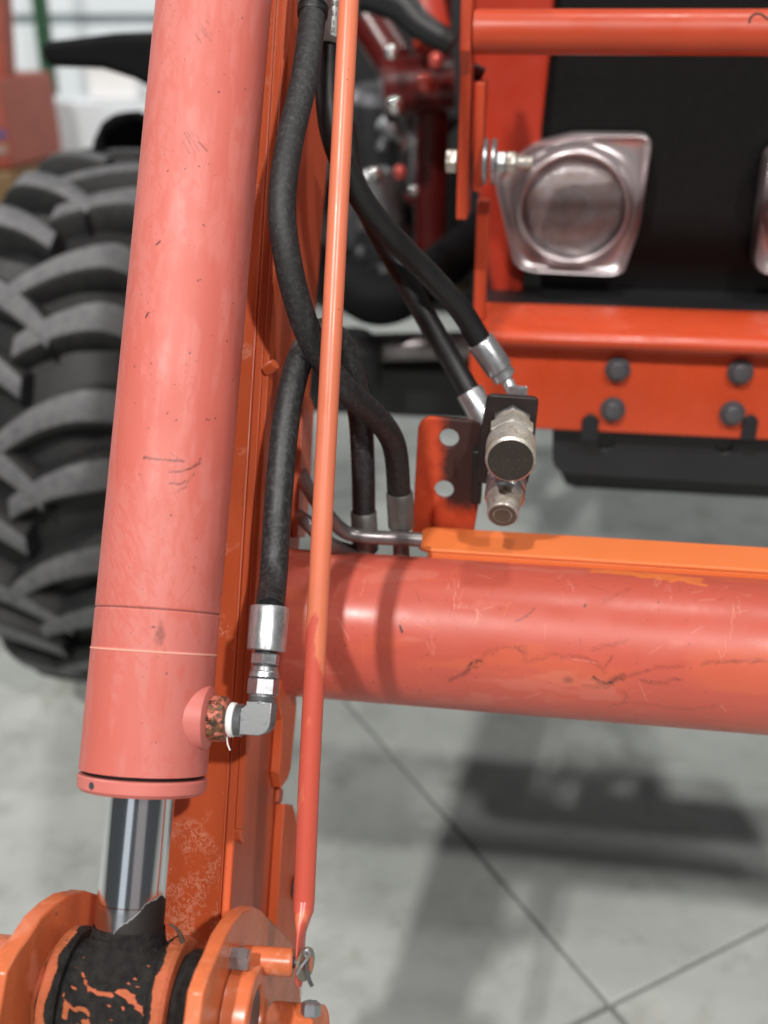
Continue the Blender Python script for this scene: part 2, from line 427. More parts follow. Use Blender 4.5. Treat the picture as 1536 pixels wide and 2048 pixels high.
def grid_mesh(name, th, V, rfun, wear, mat, axis=2):
    """surface of revolution about local Y (axis=1) or X (axis=0); th in radians, V along the axis"""
    nt, nv = len(th), len(V); R = np.array([rfun(v) for v in V])
    C_, S_ = np.cos(th), np.sin(th); P = np.zeros((nv, nt, 3), np.float32)
    if axis == 1: P[..., 0] = R[:, None] * C_; P[..., 2] = R[:, None] * S_; P[..., 1] = np.asarray(V)[:, None]
    else: P[..., 1] = R[:, None] * C_; P[..., 2] = R[:, None] * S_; P[..., 0] = np.asarray(V)[:, None]
    i, j = np.meshgrid(np.arange(nv - 1), np.arange(nt), indexing='ij'); j2 = (j + 1) % nt
    q = np.stack([i * nt + j, i * nt + j2, (i + 1) * nt + j2, (i + 1) * nt + j], -1).reshape(-1, 4)
    if axis == 1: q = q[:, ::-1]
    me = bpy.data.meshes.new(name); me.vertices.add(nv * nt); me.vertices.foreach_set('co', P.ravel())
    me.loops.add(q.size); me.polygons.add(len(q)); me.loops.foreach_set('vertex_index', q.ravel().astype(np.int32))
    me.polygons.foreach_set('loop_start', np.arange(0, q.size, 4, dtype=np.int32))
    me.materials.append(mat); me.update(calc_edges=True)
    me.polygons.foreach_set('use_smooth', [True] * len(q))
    ca = me.color_attributes.new('wear', 'FLOAT_COLOR', 'POINT'); ca.data.foreach_set('color', wear.c.ravel())
    return me
def dense_theta(c, half, nd, nb):
    a = np.linspace(c - half, c + half, nd, endpoint=False); b = np.linspace(c + half, c - half + 2 * math.pi, nb, endpoint=False)
    return np.r_[a, b]

# ------------------------------------------------------------------ loader frames (measured from the photo)
Pt, Pb = at(428.5, 0, .71), at(285.5, 1560, .641)
LA = unit(Pt - Pb); LN = unit(np.array([0, -LA[2], LA[1]])); LX = unit(np.cross(LA, LN)); LN = np.cross(LX, LA)
ML = frame(Pb, LX, LA, LN)                               # x right, y up along the cylinder, z towards the viewer
def L(x, s, t): return Pb + LX * x + LA * s + LN * t
def onT(px, py, t): return on_plane(px, py, Pb + LN * t, LN)
def Lc(p): return to_local(ML, p)

# ================================================================== SETTING
# concrete floor cut into slabs by saw joints
K = on_axis(1220, 2010, 2, 0.0); E2 = unit(on_axis(690, 1400, 2, 0.0) - K); E1 = np.array([E2[1], -E2[0], 0])
MF = frame(K, E1, E2, np.array([0, 0, 1.0]))
base = MB(); base.box((-14, -14, -.25), (14, 14, -.022))
floor = part('floor', base, plain('joint_grout', (.10, .10, .095), .8), None, MF); tag(floor, kind='structure')
S = 1.6; slab = MB(); g = .0028
slab.box((g, g, -.021), (S - g, S - g, 0)); slab_me = slab.mesh('slab', M_floor)
for i in range(-5, 5):
    for j in range(-5, 5):
        o = link('slab', slab_me, MF @ Matrix.Translation((i * S, j * S, nrs.uniform(-.0006, .0006))), floor)
        b = o.modifiers.new('bevel', 'BEVEL'); b.width = .003; b.segments = 2
# panelled white wall far behind
YW = 5.2
wall = thing('wall', (-2.6, YW, 0), 'white panelled hall wall behind the tyre and the green post', 'wall')
pan = [on_axis(200, y, 1, YW)[2] for y in (222, 40)]; ph = pan[1] - pan[0]
wb = MB(); wb.box((-6.2, YW + .03, 0), (3.4, YW + .12, 3.2)); part('wall_core', wb, plain('wall_joint_grey', (.40, .44, .46), .7), wall)
pm = MB(); pw = 1.5; pm.box((.008, 0, .022), (pw - .008, .035, ph - .022))
pme = pm.mesh('panel', plain('white_wall_paint', (.74, .79, .82), .55, var=.03, scale=2))
z = pan[0] - ph * math.floor(pan[0] / ph)
row = 0
while z + ph < 3.2:
    for k in range(6):
        o = link('panel', pme, Matrix.Translation((-6.2 + k * pw + (row % 2) * .55, YW - .004, z)), wall)
        b = o.modifiers.new('bevel', 'BEVEL'); b.width = .006
    z += ph; row += 1

# ================================================================== FAR BACKGROUND THINGS
# green post
p0 = on_axis(96, 130, 1, 4.6); gp = thing('steel_post', (p0[0], 4.6, 0), 'slim green steel post standing before the white wall', 'post')
m = MB(); m.box((-.022, -.03, .012), (.022, .03, 2.6)); part('shaft', m, plain('green_paint', (.014, .065, .026), .45), gp, Matrix.Translation((p0[0], 4.6, 0)), .004)
m = MB(); m.box((-.07, -.07, 0), (.07, .07, .012)); part('base_plate', m, plain('green_paint_plate', (.035, .20, .07), .45), gp, Matrix.Translation((p0[0], 4.6, 0)), .002)
m = MB(); m.box((-.040, .0, .012), (-.023, .02, 2.6)); part('glow_strip', m, plain('pale_green_glow', (.16, .27, .19), .5), gp, Matrix.Translation((p0[0], 4.6, 0)), .003)  # pale strip built in place of the green glow beside the post
# red machine at the far left
YM = 3.6
def mpx(px, py): p = on_axis(px - 14, py, 1, YM); return (p[0], p[2])
rm = thing('machine', (mpx(-20, 300)[0], YM, 0), 'faded red machine with a blue stripe at the far left behind the tyre', 'machine')
m = MB(); m.prism([mpx(-90, 330), mpx(70, 330), mpx(62, 270), mpx(45, 170), mpx(38, 150), mpx(-90, 150)], -.12, .3)
R_xz = Matrix(((1, 0, 0, 0), (0, 0, 1, YM), (0, 1, 0, 0), (0, 0, 0, 1)))
M_oldred = plain('faded_machine_red', (.34, .075, .045), .55)
part('body', m, M_oldred, rm, R_xz, .012)
m = MB(); m.prism([mpx(5, 150), mpx(34, 150), mpx(24, -30), mpx(-6, -30)], -.03, .05); part('mast', m, M_oldred, rm, R_xz, .006)
m = MB(); m.prism([mpx(-92, 268), mpx(59, 268), mpx(57, 255), mpx(-92, 255)], -.126, -.119); part('stripe', m, plain('blue_stripe_paint', (.06, .08, .25), .5), rm, R_xz)
m = MB(); m.prism([mpx(-92, 306), mpx(62, 298), mpx(60, 282), mpx(-92, 282)], -.128, -.119); part('trim_band', m, plain('beige_trim', (.30, .22, .18), .5), rm, R_xz)
m = MB(); m.prism(circ(*mpx(4, 208), .035, 20), -.126, -.119); part('badge', m, plain('violet_badge', (.16, .10, .20), .5), rm, R_xz)
m = MB(); m.box((mpx(-90, 330)[0], YM - .15, 0), (mpx(75, 330)[0], YM + .32, mpx(0, 332)[1])); part('plinth', m, plain('ochre_plinth', (.17, .10, .04), .6), rm, I4, .01)
# unidentified white patch behind the fender, built as a box
p0 = on_axis(228, 160, 1, 4.2); cw = .10
box_ = thing('white_box', (p0[0], 4.2, p0[2] - .09), 'bright white box glimpsed under the black fender', 'box')
m = MB(); m.box((-cw, -.02, 0), (cw, .1, .16)); part('body', m, plain('plain_white', (.88, .88, .88), .5, var=.02), box_, Matrix.Translation((p0[0], 4.2, p0[2] - .07)), .01)
m = MB(); m.box((-cw * .98, -.022, .10), (cw * .98, -.0195, .115)); part('pale_band', m, plain('pale_band_white', (.80, .80, .78), .3, var=.02), box_, Matrix.Translation((p0[0], 4.2, p0[2] - .07)))
m = MB(); m.box((p0[0] - .35, 4.12, 0), (p0[0] + .5, 4.5, p0[2] - .071))
cab = thing('cabinet', (p0[0], 4.3, 0), 'pale grey cabinet carrying the white box by the wall', 'cabinet')
part('body', m, plain('pale_grey_cabinet', (.66, .70, .73), .5, var=.04, scale=3), cab, I4, .008)
m = MB(); m.box((p0[0] - .02, 4.112, .1), (p0[0] + .48, 4.121, p0[2] - .1)); part('door', m, plain('pale_grey_cabinet_door', (.68, .72, .75), .5, var=.04, scale=3), cab, I4, .003)

# ================================================================== TRACTOR (behind the loader)
YB = 1.055                                               # front face of the bumper
def bx(px, py, Y=YB): return on_axis(px, py, 1, Y)
tr = thing('tractor', (.12, 1.6, 0), 'orange tractor with black grille and round headlights behind the loader', 'tractor')
YG = 1.235                                               # grille plane
def gxz(px, py, Y=YG): p = on_axis(px, py, 1, Y); return (p[0], p[2])
def XZ(Y): return Matrix(((1, 0, 0, 0), (0, 0, 1, Y), (0, 1, 0, 0), (0, 0, 0, 1)))   # local z runs away from the viewer
def grille_mat():
    t = NT('black_grille_mesh')
    v = t.n('ShaderNodeTexVoronoi'); v.inputs['Scale'].default_value = 260; t.l(t.co, v.inputs['Vector'])
    c = t.mix(t.ramp(v.outputs['Distance'], [(.25, 0), (.6, 1)]), (.0045, .004, .004), (.0070, .0065, .0065))
    t.set(Base_Color=c, Roughness=.32, Specular_IOR_Level=.3); t.bump(v.outputs['Distance'], .2, .0008); return t.mat
m = MB(); m.prism([gxz(1080, 640), gxz(1800, 640), gxz(1800, -120), gxz(1090, -120)], 0, .02)
part('grille', m, grille_mat(), tr, XZ(YG))
# hood side panel left of the grille
m = MB(); m.prism([gxz(985, 610, YG - .03), gxz(1040, 610, YG - .03), gxz(1068, 400, YG - .03), gxz(1100, 110, YG - .03), gxz(1118, -120, YG - .03), gxz(940, -120, YG - .03), gxz(945, 300, YG - .03)], 0, .6)
part('hood_panel', m, M_red, tr, XZ(YG - .03), .006, 3)
m = MB(); m.box((.04, 1.33, .70), (.9, 2.3, 1.30)); part('engine_block', m, M_black, tr, I4, .03)
e0 = at(598, 300, 2.35); e1 = at(965, 300, 2.35); zb_ = on_axis(780, 632, 1, e0[1])[2]
m = MB(); m.box((e0[0], e0[1], zb_), (e1[0] + .3, e0[1] + .5, 1.75)); part('transmission_housing', m, M_black, tr, I4, .04)
for k in range(5):
    m = MB(); q_ = at(655 + 52 * k, 330 + 70 * (k % 3), 2.3); m.lathe([(.0001, -.10), (.05, -.10), (.06, -.08), (.06, .08), (.05, .10), (.0001, .10)], 20); part('housing_rib', m, [M_black, M_bolt][k % 2], tr, axis_frame(q_, (.1, .2, 1)))
m = MB(); m.box((.05, 1.30, .58), (.6, 2.2, .70)); part('chassis', m, M_black, tr, I4, .02)
# headlights
def headlight(pts, lc, lr, Y0):
    poly = [gxz(*p, Y0) for p in pts]; c = np.mean(poly, axis=0)
    Mh = XZ(Y0)
    cx, cz = gxz(*lc, Y0); r = lr
    m = MB(); n = 144                                     # bezel: outer rounded outline lofted to the round lens seat
    P = []
    k = len(poly)
    for i in range(k):                                   # round the corners
        a, b, d = np.array(poly[i - 1]), np.array(poly[i]), np.array(poly[(i + 1) % k])
        for t in np.linspace(0, 1, 6):
            q = .16
            s0, s1 = b + (a - b) * q, b + (d - b) * q
            P.append((1 - t) ** 2 * s0 + 2 * t * (1 - t) * b + t * t * s1)
    P = [np.array(P[i]) + (np.array(P[(i + 1) % len(P)]) - np.array(P[i])) * t for i in range(len(P)) for t in np.linspace(0, 1, 12, endpoint=False)]
    ang = np.array([math.atan2(p[1] - cz, p[0] - cx) for p in P]); order = np.argsort(ang); P = np.array(P)[order]; ang = ang[order]
    A = np.linspace(-math.pi, math.pi, n, endpoint=False); rad = np.hypot(P[:, 0] - cx, P[:, 1] - cz)
    ro = np.interp(A, np.r_[ang[-1] - 2 * math.pi, ang, ang[0] + 2 * math.pi], np.r_[rad[-1], rad, rad[0]])
    rings = [(1.0, .03), (1.0, .004), (.99, .0005), (.975, -.0008), (.955, -.0004), (.94, .003)]
    vs = []
    for f_, z_ in rings: vs += [(cx + ro[i] * f_ * math.cos(A[i]), cz + ro[i] * f_ * math.sin(A[i]), z_) for i in range(n)]
    for w_, rr_, z_ in ((.6, 1.2, .006), (.25, 1.2, .006), (0, 1.2, .002), (0, 1.15, -.005), (0, 1.10, -.0085), (0, 1.05, -.0085), (0, 1.02, -.006), (0, .99, .004)):
        q_ = [(1 - w_) * r * rr_ + w_ * ro[i] * .94 for i in range(n)]
        vs += [(cx + q_[i] * math.cos(A[i]), cz + q_[i] * math.sin(A[i]), z_) for i in range(n)]
    nr = len(vs) // n
    m.add(vs, [(a * n + i, a * n + (i + 1) % n, (a + 1) * n + (i + 1) % n, (a + 1) * n + i) for a in range(nr - 1) for i in range(n)])
    hb = part('headlight', m, M_bezel, tr, Mh, ang=60)
    m = MB(); m.lathe([(r * .98, .003), (r * .9, .009), (r * .88, .010), (r * .75, .0165), (r * .73, .018), (r * .55, .0225), (r * .53, .024), (r * .36, .026), (r * .34, .0275), (r * .16, .028), (.0001, .028)], 22)
    Ml = Matrix.Translation((cx, Y0, cz)) @ Matrix(((1, 0, 0, 0), (0, 0, 1, 0), (0, 1, 0, 0), (0, 0, 0, 1)))
    part('reflector', m, M_reflector, hb, Ml, ang=25)
    m = MB(); m.lathe([(r * 1.0, .003), (r * .96, -.003), (r * .8, -.009), (r * .5, -.014), (r * .2, -.0165), (.0001, -.017)], 48)
    part('lens', m, M_lens, hb, Ml, ang=60)
    m = MB(); m.lathe([(.0001, .006), (.009, .007), (.0140, .011), (.0150, .018), (.0140, .026)], 20); part('bulb', m, M_bulbcap, hb, Ml)
M_bezel = plain('silver_plastic_bezel', (.52, .47, .48), .34, .8, .03)
M_bulbcap = plain('bulb_shield', (.22, .17, .14), .4, .5)
def reflector_mat():
    t = NT('dimpled_reflector'); n = t.noise(70, 3, .6)
    t.set(Base_Color=t.mix(t.ramp(n, [(.3, 0), (.7, 1)]), (.66, .55, .47), (.85, .82, .82)), Metallic=.45, Roughness=.22); return t.mat
M_reflector = reflector_mat()
def lens_mat():
    t = NT('headlight_glass'); nt = t.t; out = nt.nodes['Material Output']
    tr_ = t.n('ShaderNodeBsdfTransparent'); tr_.inputs[0].default_value = (.93, .93, .95, 1)
    gl_ = t.n('ShaderNodeBsdfGlossy'); gl_.inputs['Roughness'].default_value = .06
    lw = t.n('ShaderNodeLayerWeight'); lw.inputs['Blend'].default_value = .28
    wv = t.n('ShaderNodeTexWave', wave_type='BANDS', bands_direction='X'); wv.inputs['Scale'].default_value = 45; t.l(t.co, wv.inputs['Vector'])
    bp = t.n('ShaderNodeBump'); bp.inputs['Strength'].default_value = .5; bp.inputs['Distance'].default_value = .002; t.l(wv.outputs['Fac'], bp.inputs['Height']); t.l(bp.outputs[0], gl_.inputs['Normal'])
    mx = t.n('ShaderNodeMixShader'); fa = t.math('ADD', t.math('MULTIPLY', lw.outputs['Facing'], .25), .05)
    t.l(fa, mx.inputs[0]); t.l(tr_.outputs[0], mx.inputs[1]); t.l(gl_.outputs[0], mx.inputs[2]); t.l(mx.outputs[0], out.inputs['Surface']); return t.mat
M_lens = lens_mat()
headlight([(1060, 290), (1150, 268), (1308, 270), (1281, 455), (1246, 556), (1030, 545), (985, 350)], (1147, 415), .0525, YG - .045)
headlight([(1560, 290), (1536, 310), (1505, 552), (1770, 560), (1800, 380), (1780, 270), (1650, 265)], (1655, 415), .0525, YG - .045)
# bumper: rounded lip, front panel, bolts, black skirt
xl = bx(938, 700)[0]; xr = .62
zt, zl, zpb = bx(1250, 655)[2], bx(1250, 698)[2], bx(1250, 868)[2]
yb = YB
yk = on_axis(1250, 613, 2, zt)[1]
m = MB(); m.box((xl, yk + .001, zt - .05), (.75, YG - .001, zt - .002)); part('grille_base', m, M_black, tr, I4, .004)
prof = [(yk, zt), (yk, zt - .012), (yb + .012, zt - .012), (yb + .012, zpb), (yb, zpb), (yb, zl), (yb - .018, zl + .004), (yb - .022, zl + .012), (yb - .018, zt - .006), (yb - .008, zt)]
m = MB(); nP = len(prof)
m.add([(x, p[0], p[1]) for x in (xl, xr) for p in prof], [(i, (i + 1) % nP, nP + (i + 1) % nP, nP + i) for i in range(nP)] + [tuple(range(nP)), tuple(range(2 * nP - 1, nP - 1, -1))])
bump = part('bumper', m, paint('bumper_red_orange_paint', (.52, .060, .018), .08, .30, specks=False), tr, I4, .003)
for px, py in ((1236, 741), (1482, 746), (1226, 821), (1466, 829), (1725, 750), (1710, 835)):
    q = bx(px, py, yb - .006); m = MB(); m.lathe([(.0001, -.0075), (.007, -.0075), (.0095, -.005), (.0100, 0), (.0125, .0005), (.0125, .005)], 24)
    part('bolt', m, M_bolt, bump, Matrix.Translation((q[0], yb - .0045, q[2])) @ Matrix(((1, 0, 0, 0), (0, 0, 1, 0), (0, 1, 0, 0), (0, 0, 0, 1))))
ys = yb + .020
def sk(px, py): return gxz(px, py, ys)
m = MB()
sk_poly = [sk(1105, 840), sk(1105, 915)] + [tuple(p) for p in (sk(1107, 928), sk(1113, 938), sk(1123, 945), sk(1136, 949))] + [sk(1520, 972), sk(1800, 985), sk(1800, 860)]
m.prism(sk_poly, 0, .008, holes=[circ(*sk(1212, 885), .008), circ(*sk(1448, 892), .008)])
part('skirt', m, M_black2, tr, XZ(ys), .002)
for px in (1180, 1500):                                  # dark patches laid on the panel edge to stand for open notches
    a, b = gxz(px - 19, 880, yb - .003), gxz(px + 19, 830, yb - .003); m = MB(); m.prism([a, (b[0], a[1]), (b[0], b[1] - .006)] + [(b[0] - .006, b[1]), (a[0] + .006, b[1]), (a[0], b[1] - .006)], 0, .009); part('notch_patch', m, M_black2, tr, XZ(yb - .004), .001)
# front axle, steering parts and dark chassis pieces seen between hoses
m = MB(); a = at(620, 775, 1.62); b = at(1000, 775, 1.62); m.box((a[0] - .4, 1.52, a[2] - .045), (b[0] + .5, 1.62, a[2] + .045)); part('front_axle', m, M_black, tr, I4, .015)
m = MB(); m.tube([at(500, 700, 1.55), at(980, 690, 1.5)], .020, 18); part('tie_rod', m, M_pipe, tr)
m = MB(); q = at(700, 735, 1.5); m.lathe([(.0001, -.04), (.035, -.04), (.045, -.02), (.045, .03), (.03, .05), (.0001, .05)], 24); part('ball_joint', m, M_black, tr, Matrix.Translation(q))
m = MB(); m.tube(spline([at(680, 560, 1.5), at(760, 600, 1.45), at(850, 560, 1.5), at(920, 505, 1.6), at(1000, 440, 1.7)]), .035, 16); part('radiator_hose', m, M_fender, tr)
for (px, py, d, r, mt, nm) in ((800, 205, 1.75, .028, 'fitting', 'valve_body'), (745, 262, 1.9, .05, 'dark', 'filter_can'), (735, 345, 1.95, .024, 'brass', 'pipe_union'), (760, 395, 1.7, .03, 'fitting', 'pipe_union'), (905, 540, 1.7, .022, 'brass', 'pipe_union')):
    q = at(px, py, d); m = MB(); m.lathe([(.0001, -r * 1.6), (r * .8, -r * 1.6), (r, -r * 1.3), (r, r * 1.2), (r * .7, r * 1.5), (.0001, r * 1.6)], 24)
    part(nm, m, {'fitting': M_fitting, 'dark': M_bolt, 'brass': plain('dull_brass', (.26, .19, .11), .4, .4)}[mt], tr, axis_frame(q, (rnd.uniform(-.3, .3), rnd.uniform(-.3, .3), 1)))
M_clutter = [M_steel, M_darkred, M_bolt, M_red, M_fitting, M_black]
for k in range(22):  # random small pieces added as clutter and glints
    q = at(712 + 185 * nrs.rand(), 150 + 420 * nrs.rand(), 1.62 + .35 * nrs.rand()); r = .006 + .012 * nrs.rand(); m = MB()
    m.lathe([(.0001, -r), (r * .8, -r), (r, -r * .7), (r, r * .6), (r * .6, r * .9), (r * .55, r * 1.8), (.0001, r * 1.9)], 14)
    part('clutter_piece', m, M_clutter[k % 6], tr, axis_frame(q, nrs.normal(0, 1, 3)))
for px, py, d, x in ((755, 120, 2.0, .03), (790, 300, 2.05, -.02), (735, 300, 2.1, .0)):
    m = MB(); m.tube(spline([at(px, py - 120, d), at(px + 20, py, d - .05), at(px - 10, py + 160, d)]), .012, 12); part('fuel_line', m, M_pipe, tr)
# front wheel
WX0, WX1 = at(-255, 800, 1.42)[0], at(-255, 800, 1.42)[0] + .37
WXc = (WX0 + WX1) / 2; WY, WR = 1.74, .475; HW = .16
MWh = Matrix.Translation((WXc, WY, .478)) @ Matrix.Scale(.93, 4) @ Matrix.Rotation(math.radians(-3), 4, 'Z') @ Matrix(((0, 0, 1, 0), (1, 0, 0, 0), (0, 1, 0, 0), (0, 0, 0, 1)))   # local z = axle
wh = MB(); wh.lathe([(.24, -.10), (.255, -.115), (.27, -.10), (.27, .10), (.255, .115), (.24, .10), (.21, .03), (.0001, .03)], 48)
wheel = part('front_wheel', wh, plain('rim_paint', (.55, .52, .46), .45), tr, MWh)
ty = MB(); ty.lathe([(.265, -.11), (.30, -.150), (.37, -.165), (.425, -.158), (.452, -.13), (.466, -.06), (.468, 0), (.466, .06), (.452, .13), (.425, .158), (.37, .165), (.30, .150), (.265, .11)], 96)
part('tyre', ty, M_tyre, wheel, MWh, ang=60)
def lug(side, long_):
    m = MB(); n = 12; vs = []; fs = []
    z0, z1 = (-.045, .165) if long_ else (-.010, .165)
    for i in range(n + 1):
        f = i / n; z = z0 + (z1 - z0) * f
        th = math.radians(0 + 23 * f - 13 * f * f) if long_ else math.radians(5 + 15 * f - 8 * f * f)
        rb = .464 - .06 * max(0, (z - .10) / .065) ** 2; rt_ = rb + .042 - .012 * f ** 4
        hw0 = .031 + .012 * f; hw1 = .020 + .010 * f
        for (rr, hw) in ((rb - .012, -hw0), (rt_ - .004, -hw1), (rt_, -hw1 + .006), (rt_, hw1 - .006), (rt_ - .004, hw1), (rb - .012, hw0)):
            a = -th + hw / .47; vs.append((rr * math.cos(a), rr * math.sin(a), z * side))
    for i in range(n):
        for k in range(5): fs.append((i * 6 + k, i * 6 + k + 1, (i + 1) * 6 + k + 1, (i + 1) * 6 + k))
    fs += [(0, 1, 2, 3, 4, 5), tuple(n * 6 + k for k in (5, 4, 3, 2, 1, 0))]
    b0 = len(m.v); m.add(vs, fs)
    m.m = [1 if (i < n * 5 and i % 5 == 2) else 0 for i in range(len(fs))]
    return m.mesh('tread_lug', [M_tyre, M_tread], 50)
lugs = {(s_, l_): lug(s_, l_) for s_ in (1, -1) for l_ in (True, False)}
NL = 26
for k in range(NL):
    for s_ in (1, -1):
        a = 2 * math.pi * (k + (.5 if s_ < 0 else 0)) / NL
        link('tread_lug', lugs[(s_, k % 2 == 0)], MWh @ Matrix.Rotation(a, 4, 'Z'), wheel)
# black fender over the wheel
YF = 1.62
def fpx(px, py): return gxz(px, py, YF)
m = MB(); m.prism([fpx(76, 84), fpx(150, 76), fpx(225, 66), fpx(340, 70), fpx(430, 95), fpx(430, 240), fpx(330, 205), fpx(290, 172), fpx(262, 158), fpx(200, 138), fpx(96, 134), fpx(82, 124)], 0, .34)
part('fender', m, M_fender, tr, XZ(YF), .012, 3)
m = MB(); m.lathe([(.0001, -.03), (.02, -.03), (.03, -.018), (.03, .02), (.02, .03), (.0001, .03)], 20); m2 = at(232, 262, 1.98)
m = MB(); m.prism([gxz(*p, 1.78) for p in ((172, 330), (180, 280), (196, 246), (220, 230), (250, 228), (275, 244), (300, 290), (330, 330))], 0, .09); part('dark_lump', m, M_fender, tr, XZ(1.78), .02, 3)  # rounded dark lump added where the top of the tyre shows

# ================================================================== brush guard (bolted before the grille)
YR = 1.005
bg = thing('brush_guard', (at(945, 64, 1.0)[0], YR, .9), 'orange brush guard with a round top bar across the black grille', 'brush guard')
q0, q1 = on_axis(948, 64, 1, YR), on_axis(1900, 64, 1, YR)
m = MB(); m.tube([q0, (q0[0] + .5, YR, q0[2]), (q0[0] + .9, YR, q0[2])], .0180, 36); part('top_bar', m, M_guard, bg)
ink = []
for px, py in ((1499, 46), (1502, 36), (1511, 29), (1522, 28), (1531, 33), (1537, 40)):
    o_ = on_axis(px, py, 1, YR - .0175); e_ = o_[2] - q0[2]; e_ = max(-.0175, min(.0175, e_)); ink.append((o_[0], YR - math.sqrt(.018 ** 2 - e_ ** 2) - .0001, o_[2]))
m = MB(); m.tube(spline(ink, 6), .0009, 8); part('ink_mark', m, M_ink, bg)
def side_plate(pts, x0, x1, nm, mt):
    """pts: (pixel x of the face edge, pixel y, depth offset) -> plate lying in a vertical lengthwise plane"""
    m = MB(); m.prism([(y_, z_) for y_, z_ in pts], x0, x1)
    return part(nm, m, mt, bg, Matrix(((0, 0, 1, 0), (1, 0, 0, 0), (0, 1, 0, 0), (0, 0, 0, 1))), .0012)
xa = on_axis(917, 250, 1, YR)[0]; xb = on_axis(944, 250, 1, YR)[0]
zz = lambda py, Y=YR: on_axis(930, py, 1, Y)[2]
side_plate([(YR - .012, zz(-120)), (YR + .05, zz(-120)), (YR + .05, zz(440)), (YR, zz(440)), (YR, zz(400)), (YR, zz(150)), (YR - .016, zz(100))], xa, xb - .002, 'side_plate', M_guard)
xc, xd = on_axis(942, 250, 1, YR + .004)[0] + .003, on_axis(967, 250, 1, YR + .004)[0]
side_plate([(YR + .006, zz(165)), (YR + .055, zz(165)), (YR + .055, zz(385)), (YR + .006, zz(385))], xc, xd, 'mounting_plate', M_guard)
m = MB(); m.tube([on_axis(945, 140, 1, YR + .05), on_axis(966, 152, 1, YR + .05)], .007, 12); part('weld_nut', m, M_darkred, bg)
zb = zz(326); MX = Matrix(((0, 0, 1, 0), (1, 0, 0, 0), (0, 1, 0, 0), (0, 0, 0, 1)))       # local z = +X
def bpart(nm, prof, xx, mt, seg=24): m = MB(); m.lathe(prof, seg); part(nm, m, mt, bg, Matrix.Translation((xx, YR + .012, zb)) @ MX)
wx = xd + .0005
for k in range(2): bpart('washer', [(.0001, 0), (.0195, 0), (.0205, .001), (.0205, .003), (.0195, .004), (.0001, .004)], wx + k * .0075, M_steel, 32)
bpart('nut', hexa(.017, 0, .009), wx + .0115, M_steel, 6)
bpart('lock_nut', hexa(.017, 0, .0085), wx + .0210, M_coupler, 6)
bpart('bolt_shank', [(.0001, 0), (.0058, 0), (.0058, .015), (.005, .016), (.0001, .016)], wx + .029, M_coupler, 20)
bpart('bolt_head', hexa(.019, 0, .010), xa - .011, M_coupler, 6)
m = MB(); p_ = gxz(960, 420, YR + .07); m.box((xc + .002, YR + .055, zz(640, YR + .055)), (xd + .006, YR + .075, zz(400, YR + .055))); part('lower_leg', m, M_guard, bg, I4, .002)

# ================================================================== red loader upright in the background
lu = thing('loader_upright', at(855, 400, 1.85), 'dark red loader upright standing out of focus between hoses and grille', 'upright')
m = MB(); m.tube([at(868, -60, 1.55), at(860, 560, 1.75)], .026, 24); part('post', m, M_darkred, lu)
m = MB(); m.tube([at(765, 175, 1.6), at(905, 165, 1.6)], .042, 24); part('cross_boss', m, M_darkred, lu)
m = MB(); m.tube([at(735, 40, 1.62), at(830, 190, 1.62)], .030, 20); part('diagonal_brace', m, M_darkred, lu)
m = MB(); m.tube([at(840, -40, 1.52), at(868, 92, 1.52)], .028, 24); part('orange_cap', m, M_red, lu)
m = MB(); m.tube(spline([at(735, -20, 1.35), at(800, 10, 1.35), at(840, 50, 1.35), at(905, 88, 1.35)]), [.026 - .012 * min(1, i / 36) for i in range(37)], 16); part('cable_loom', m, M_black2, lu)
M_glint = plain('red_glint', (.55, .10, .08), .12, .35)  # glossy caps added to give blurred highlight discs
M_glint2 = plain('zinc_glint', (.62, .60, .60), .12, .9)
for px, py, r, mt in ((872, 116, .010, M_glint), (850, 160, .012, M_glint), (828, 378, .008, M_glint2), (800, 340, .009, M_glint), (750, 345, .010, M_glint2), (790, 205, .012, M_glint2), (783, 100, .009, M_glint2)):
    m = MB(); m.lathe([(.0001, r * .8), (r * .5, r * .7), (r * .9, r * .3), (r, 0), (r, -r)], 20); q = at(px, py, 1.5)
    part('glint_cap', m, mt, lu, axis_frame(q, np.array([.05, -.45, .9])))

# ================================================================== LOADER FRAME (arm, cross tube, channel, bracket)
S0, S1 = onT(449, 1708, -.078), onT(554, 0, -.062)
AA = unit(S1 - S0); AN = unit(np.cross(LX, AA)); AX = np.cross(AA, AN)
MA = frame(S0, AX, AA, AN)                               # x right, y up the arm, z towards the viewer; seam at x = 0
ld = thing('front_loader', tuple(S0), 'orange front loader arm with a thick salmon cross tube', 'loader')
def arm_side(px, py, x): return to_local(MA, on_plane(px, py, S0 + AX * x, AX))
TOP, BOT = .75, -.13
m = MB(); m.box((-.066, BOT, -.010), (-.0006, TOP, 0)); part('front_plate', m, M_lace, ld, MA, .0012)
# inner side plate, its outline traced on the plane of the plate
xs = .0062
back = [arm_side(px, py, xs) for px, py in ((690, -160), (678, 0), (650, 380), (630, 640), (606, 1000), (569, 1480), (560, 1600), (575, 1720), (598, 1880), (602, 1990))]
poly = [(-.0006, TOP)] + [(p[2], p[1]) for p in back] + [(-.0006, back[-1][1])]
Mside = MA @ Matrix(((0, 0, 1, 0), (0, 1, 0, 0), (1, 0, 0, 0), (0, 0, 0, 1)))   # local x = towards viewer, y = up, z = right
m = MB(); m.prism(poly, .0003, xs); part('side_plate', m, M_side, ld, Mside, .0008)
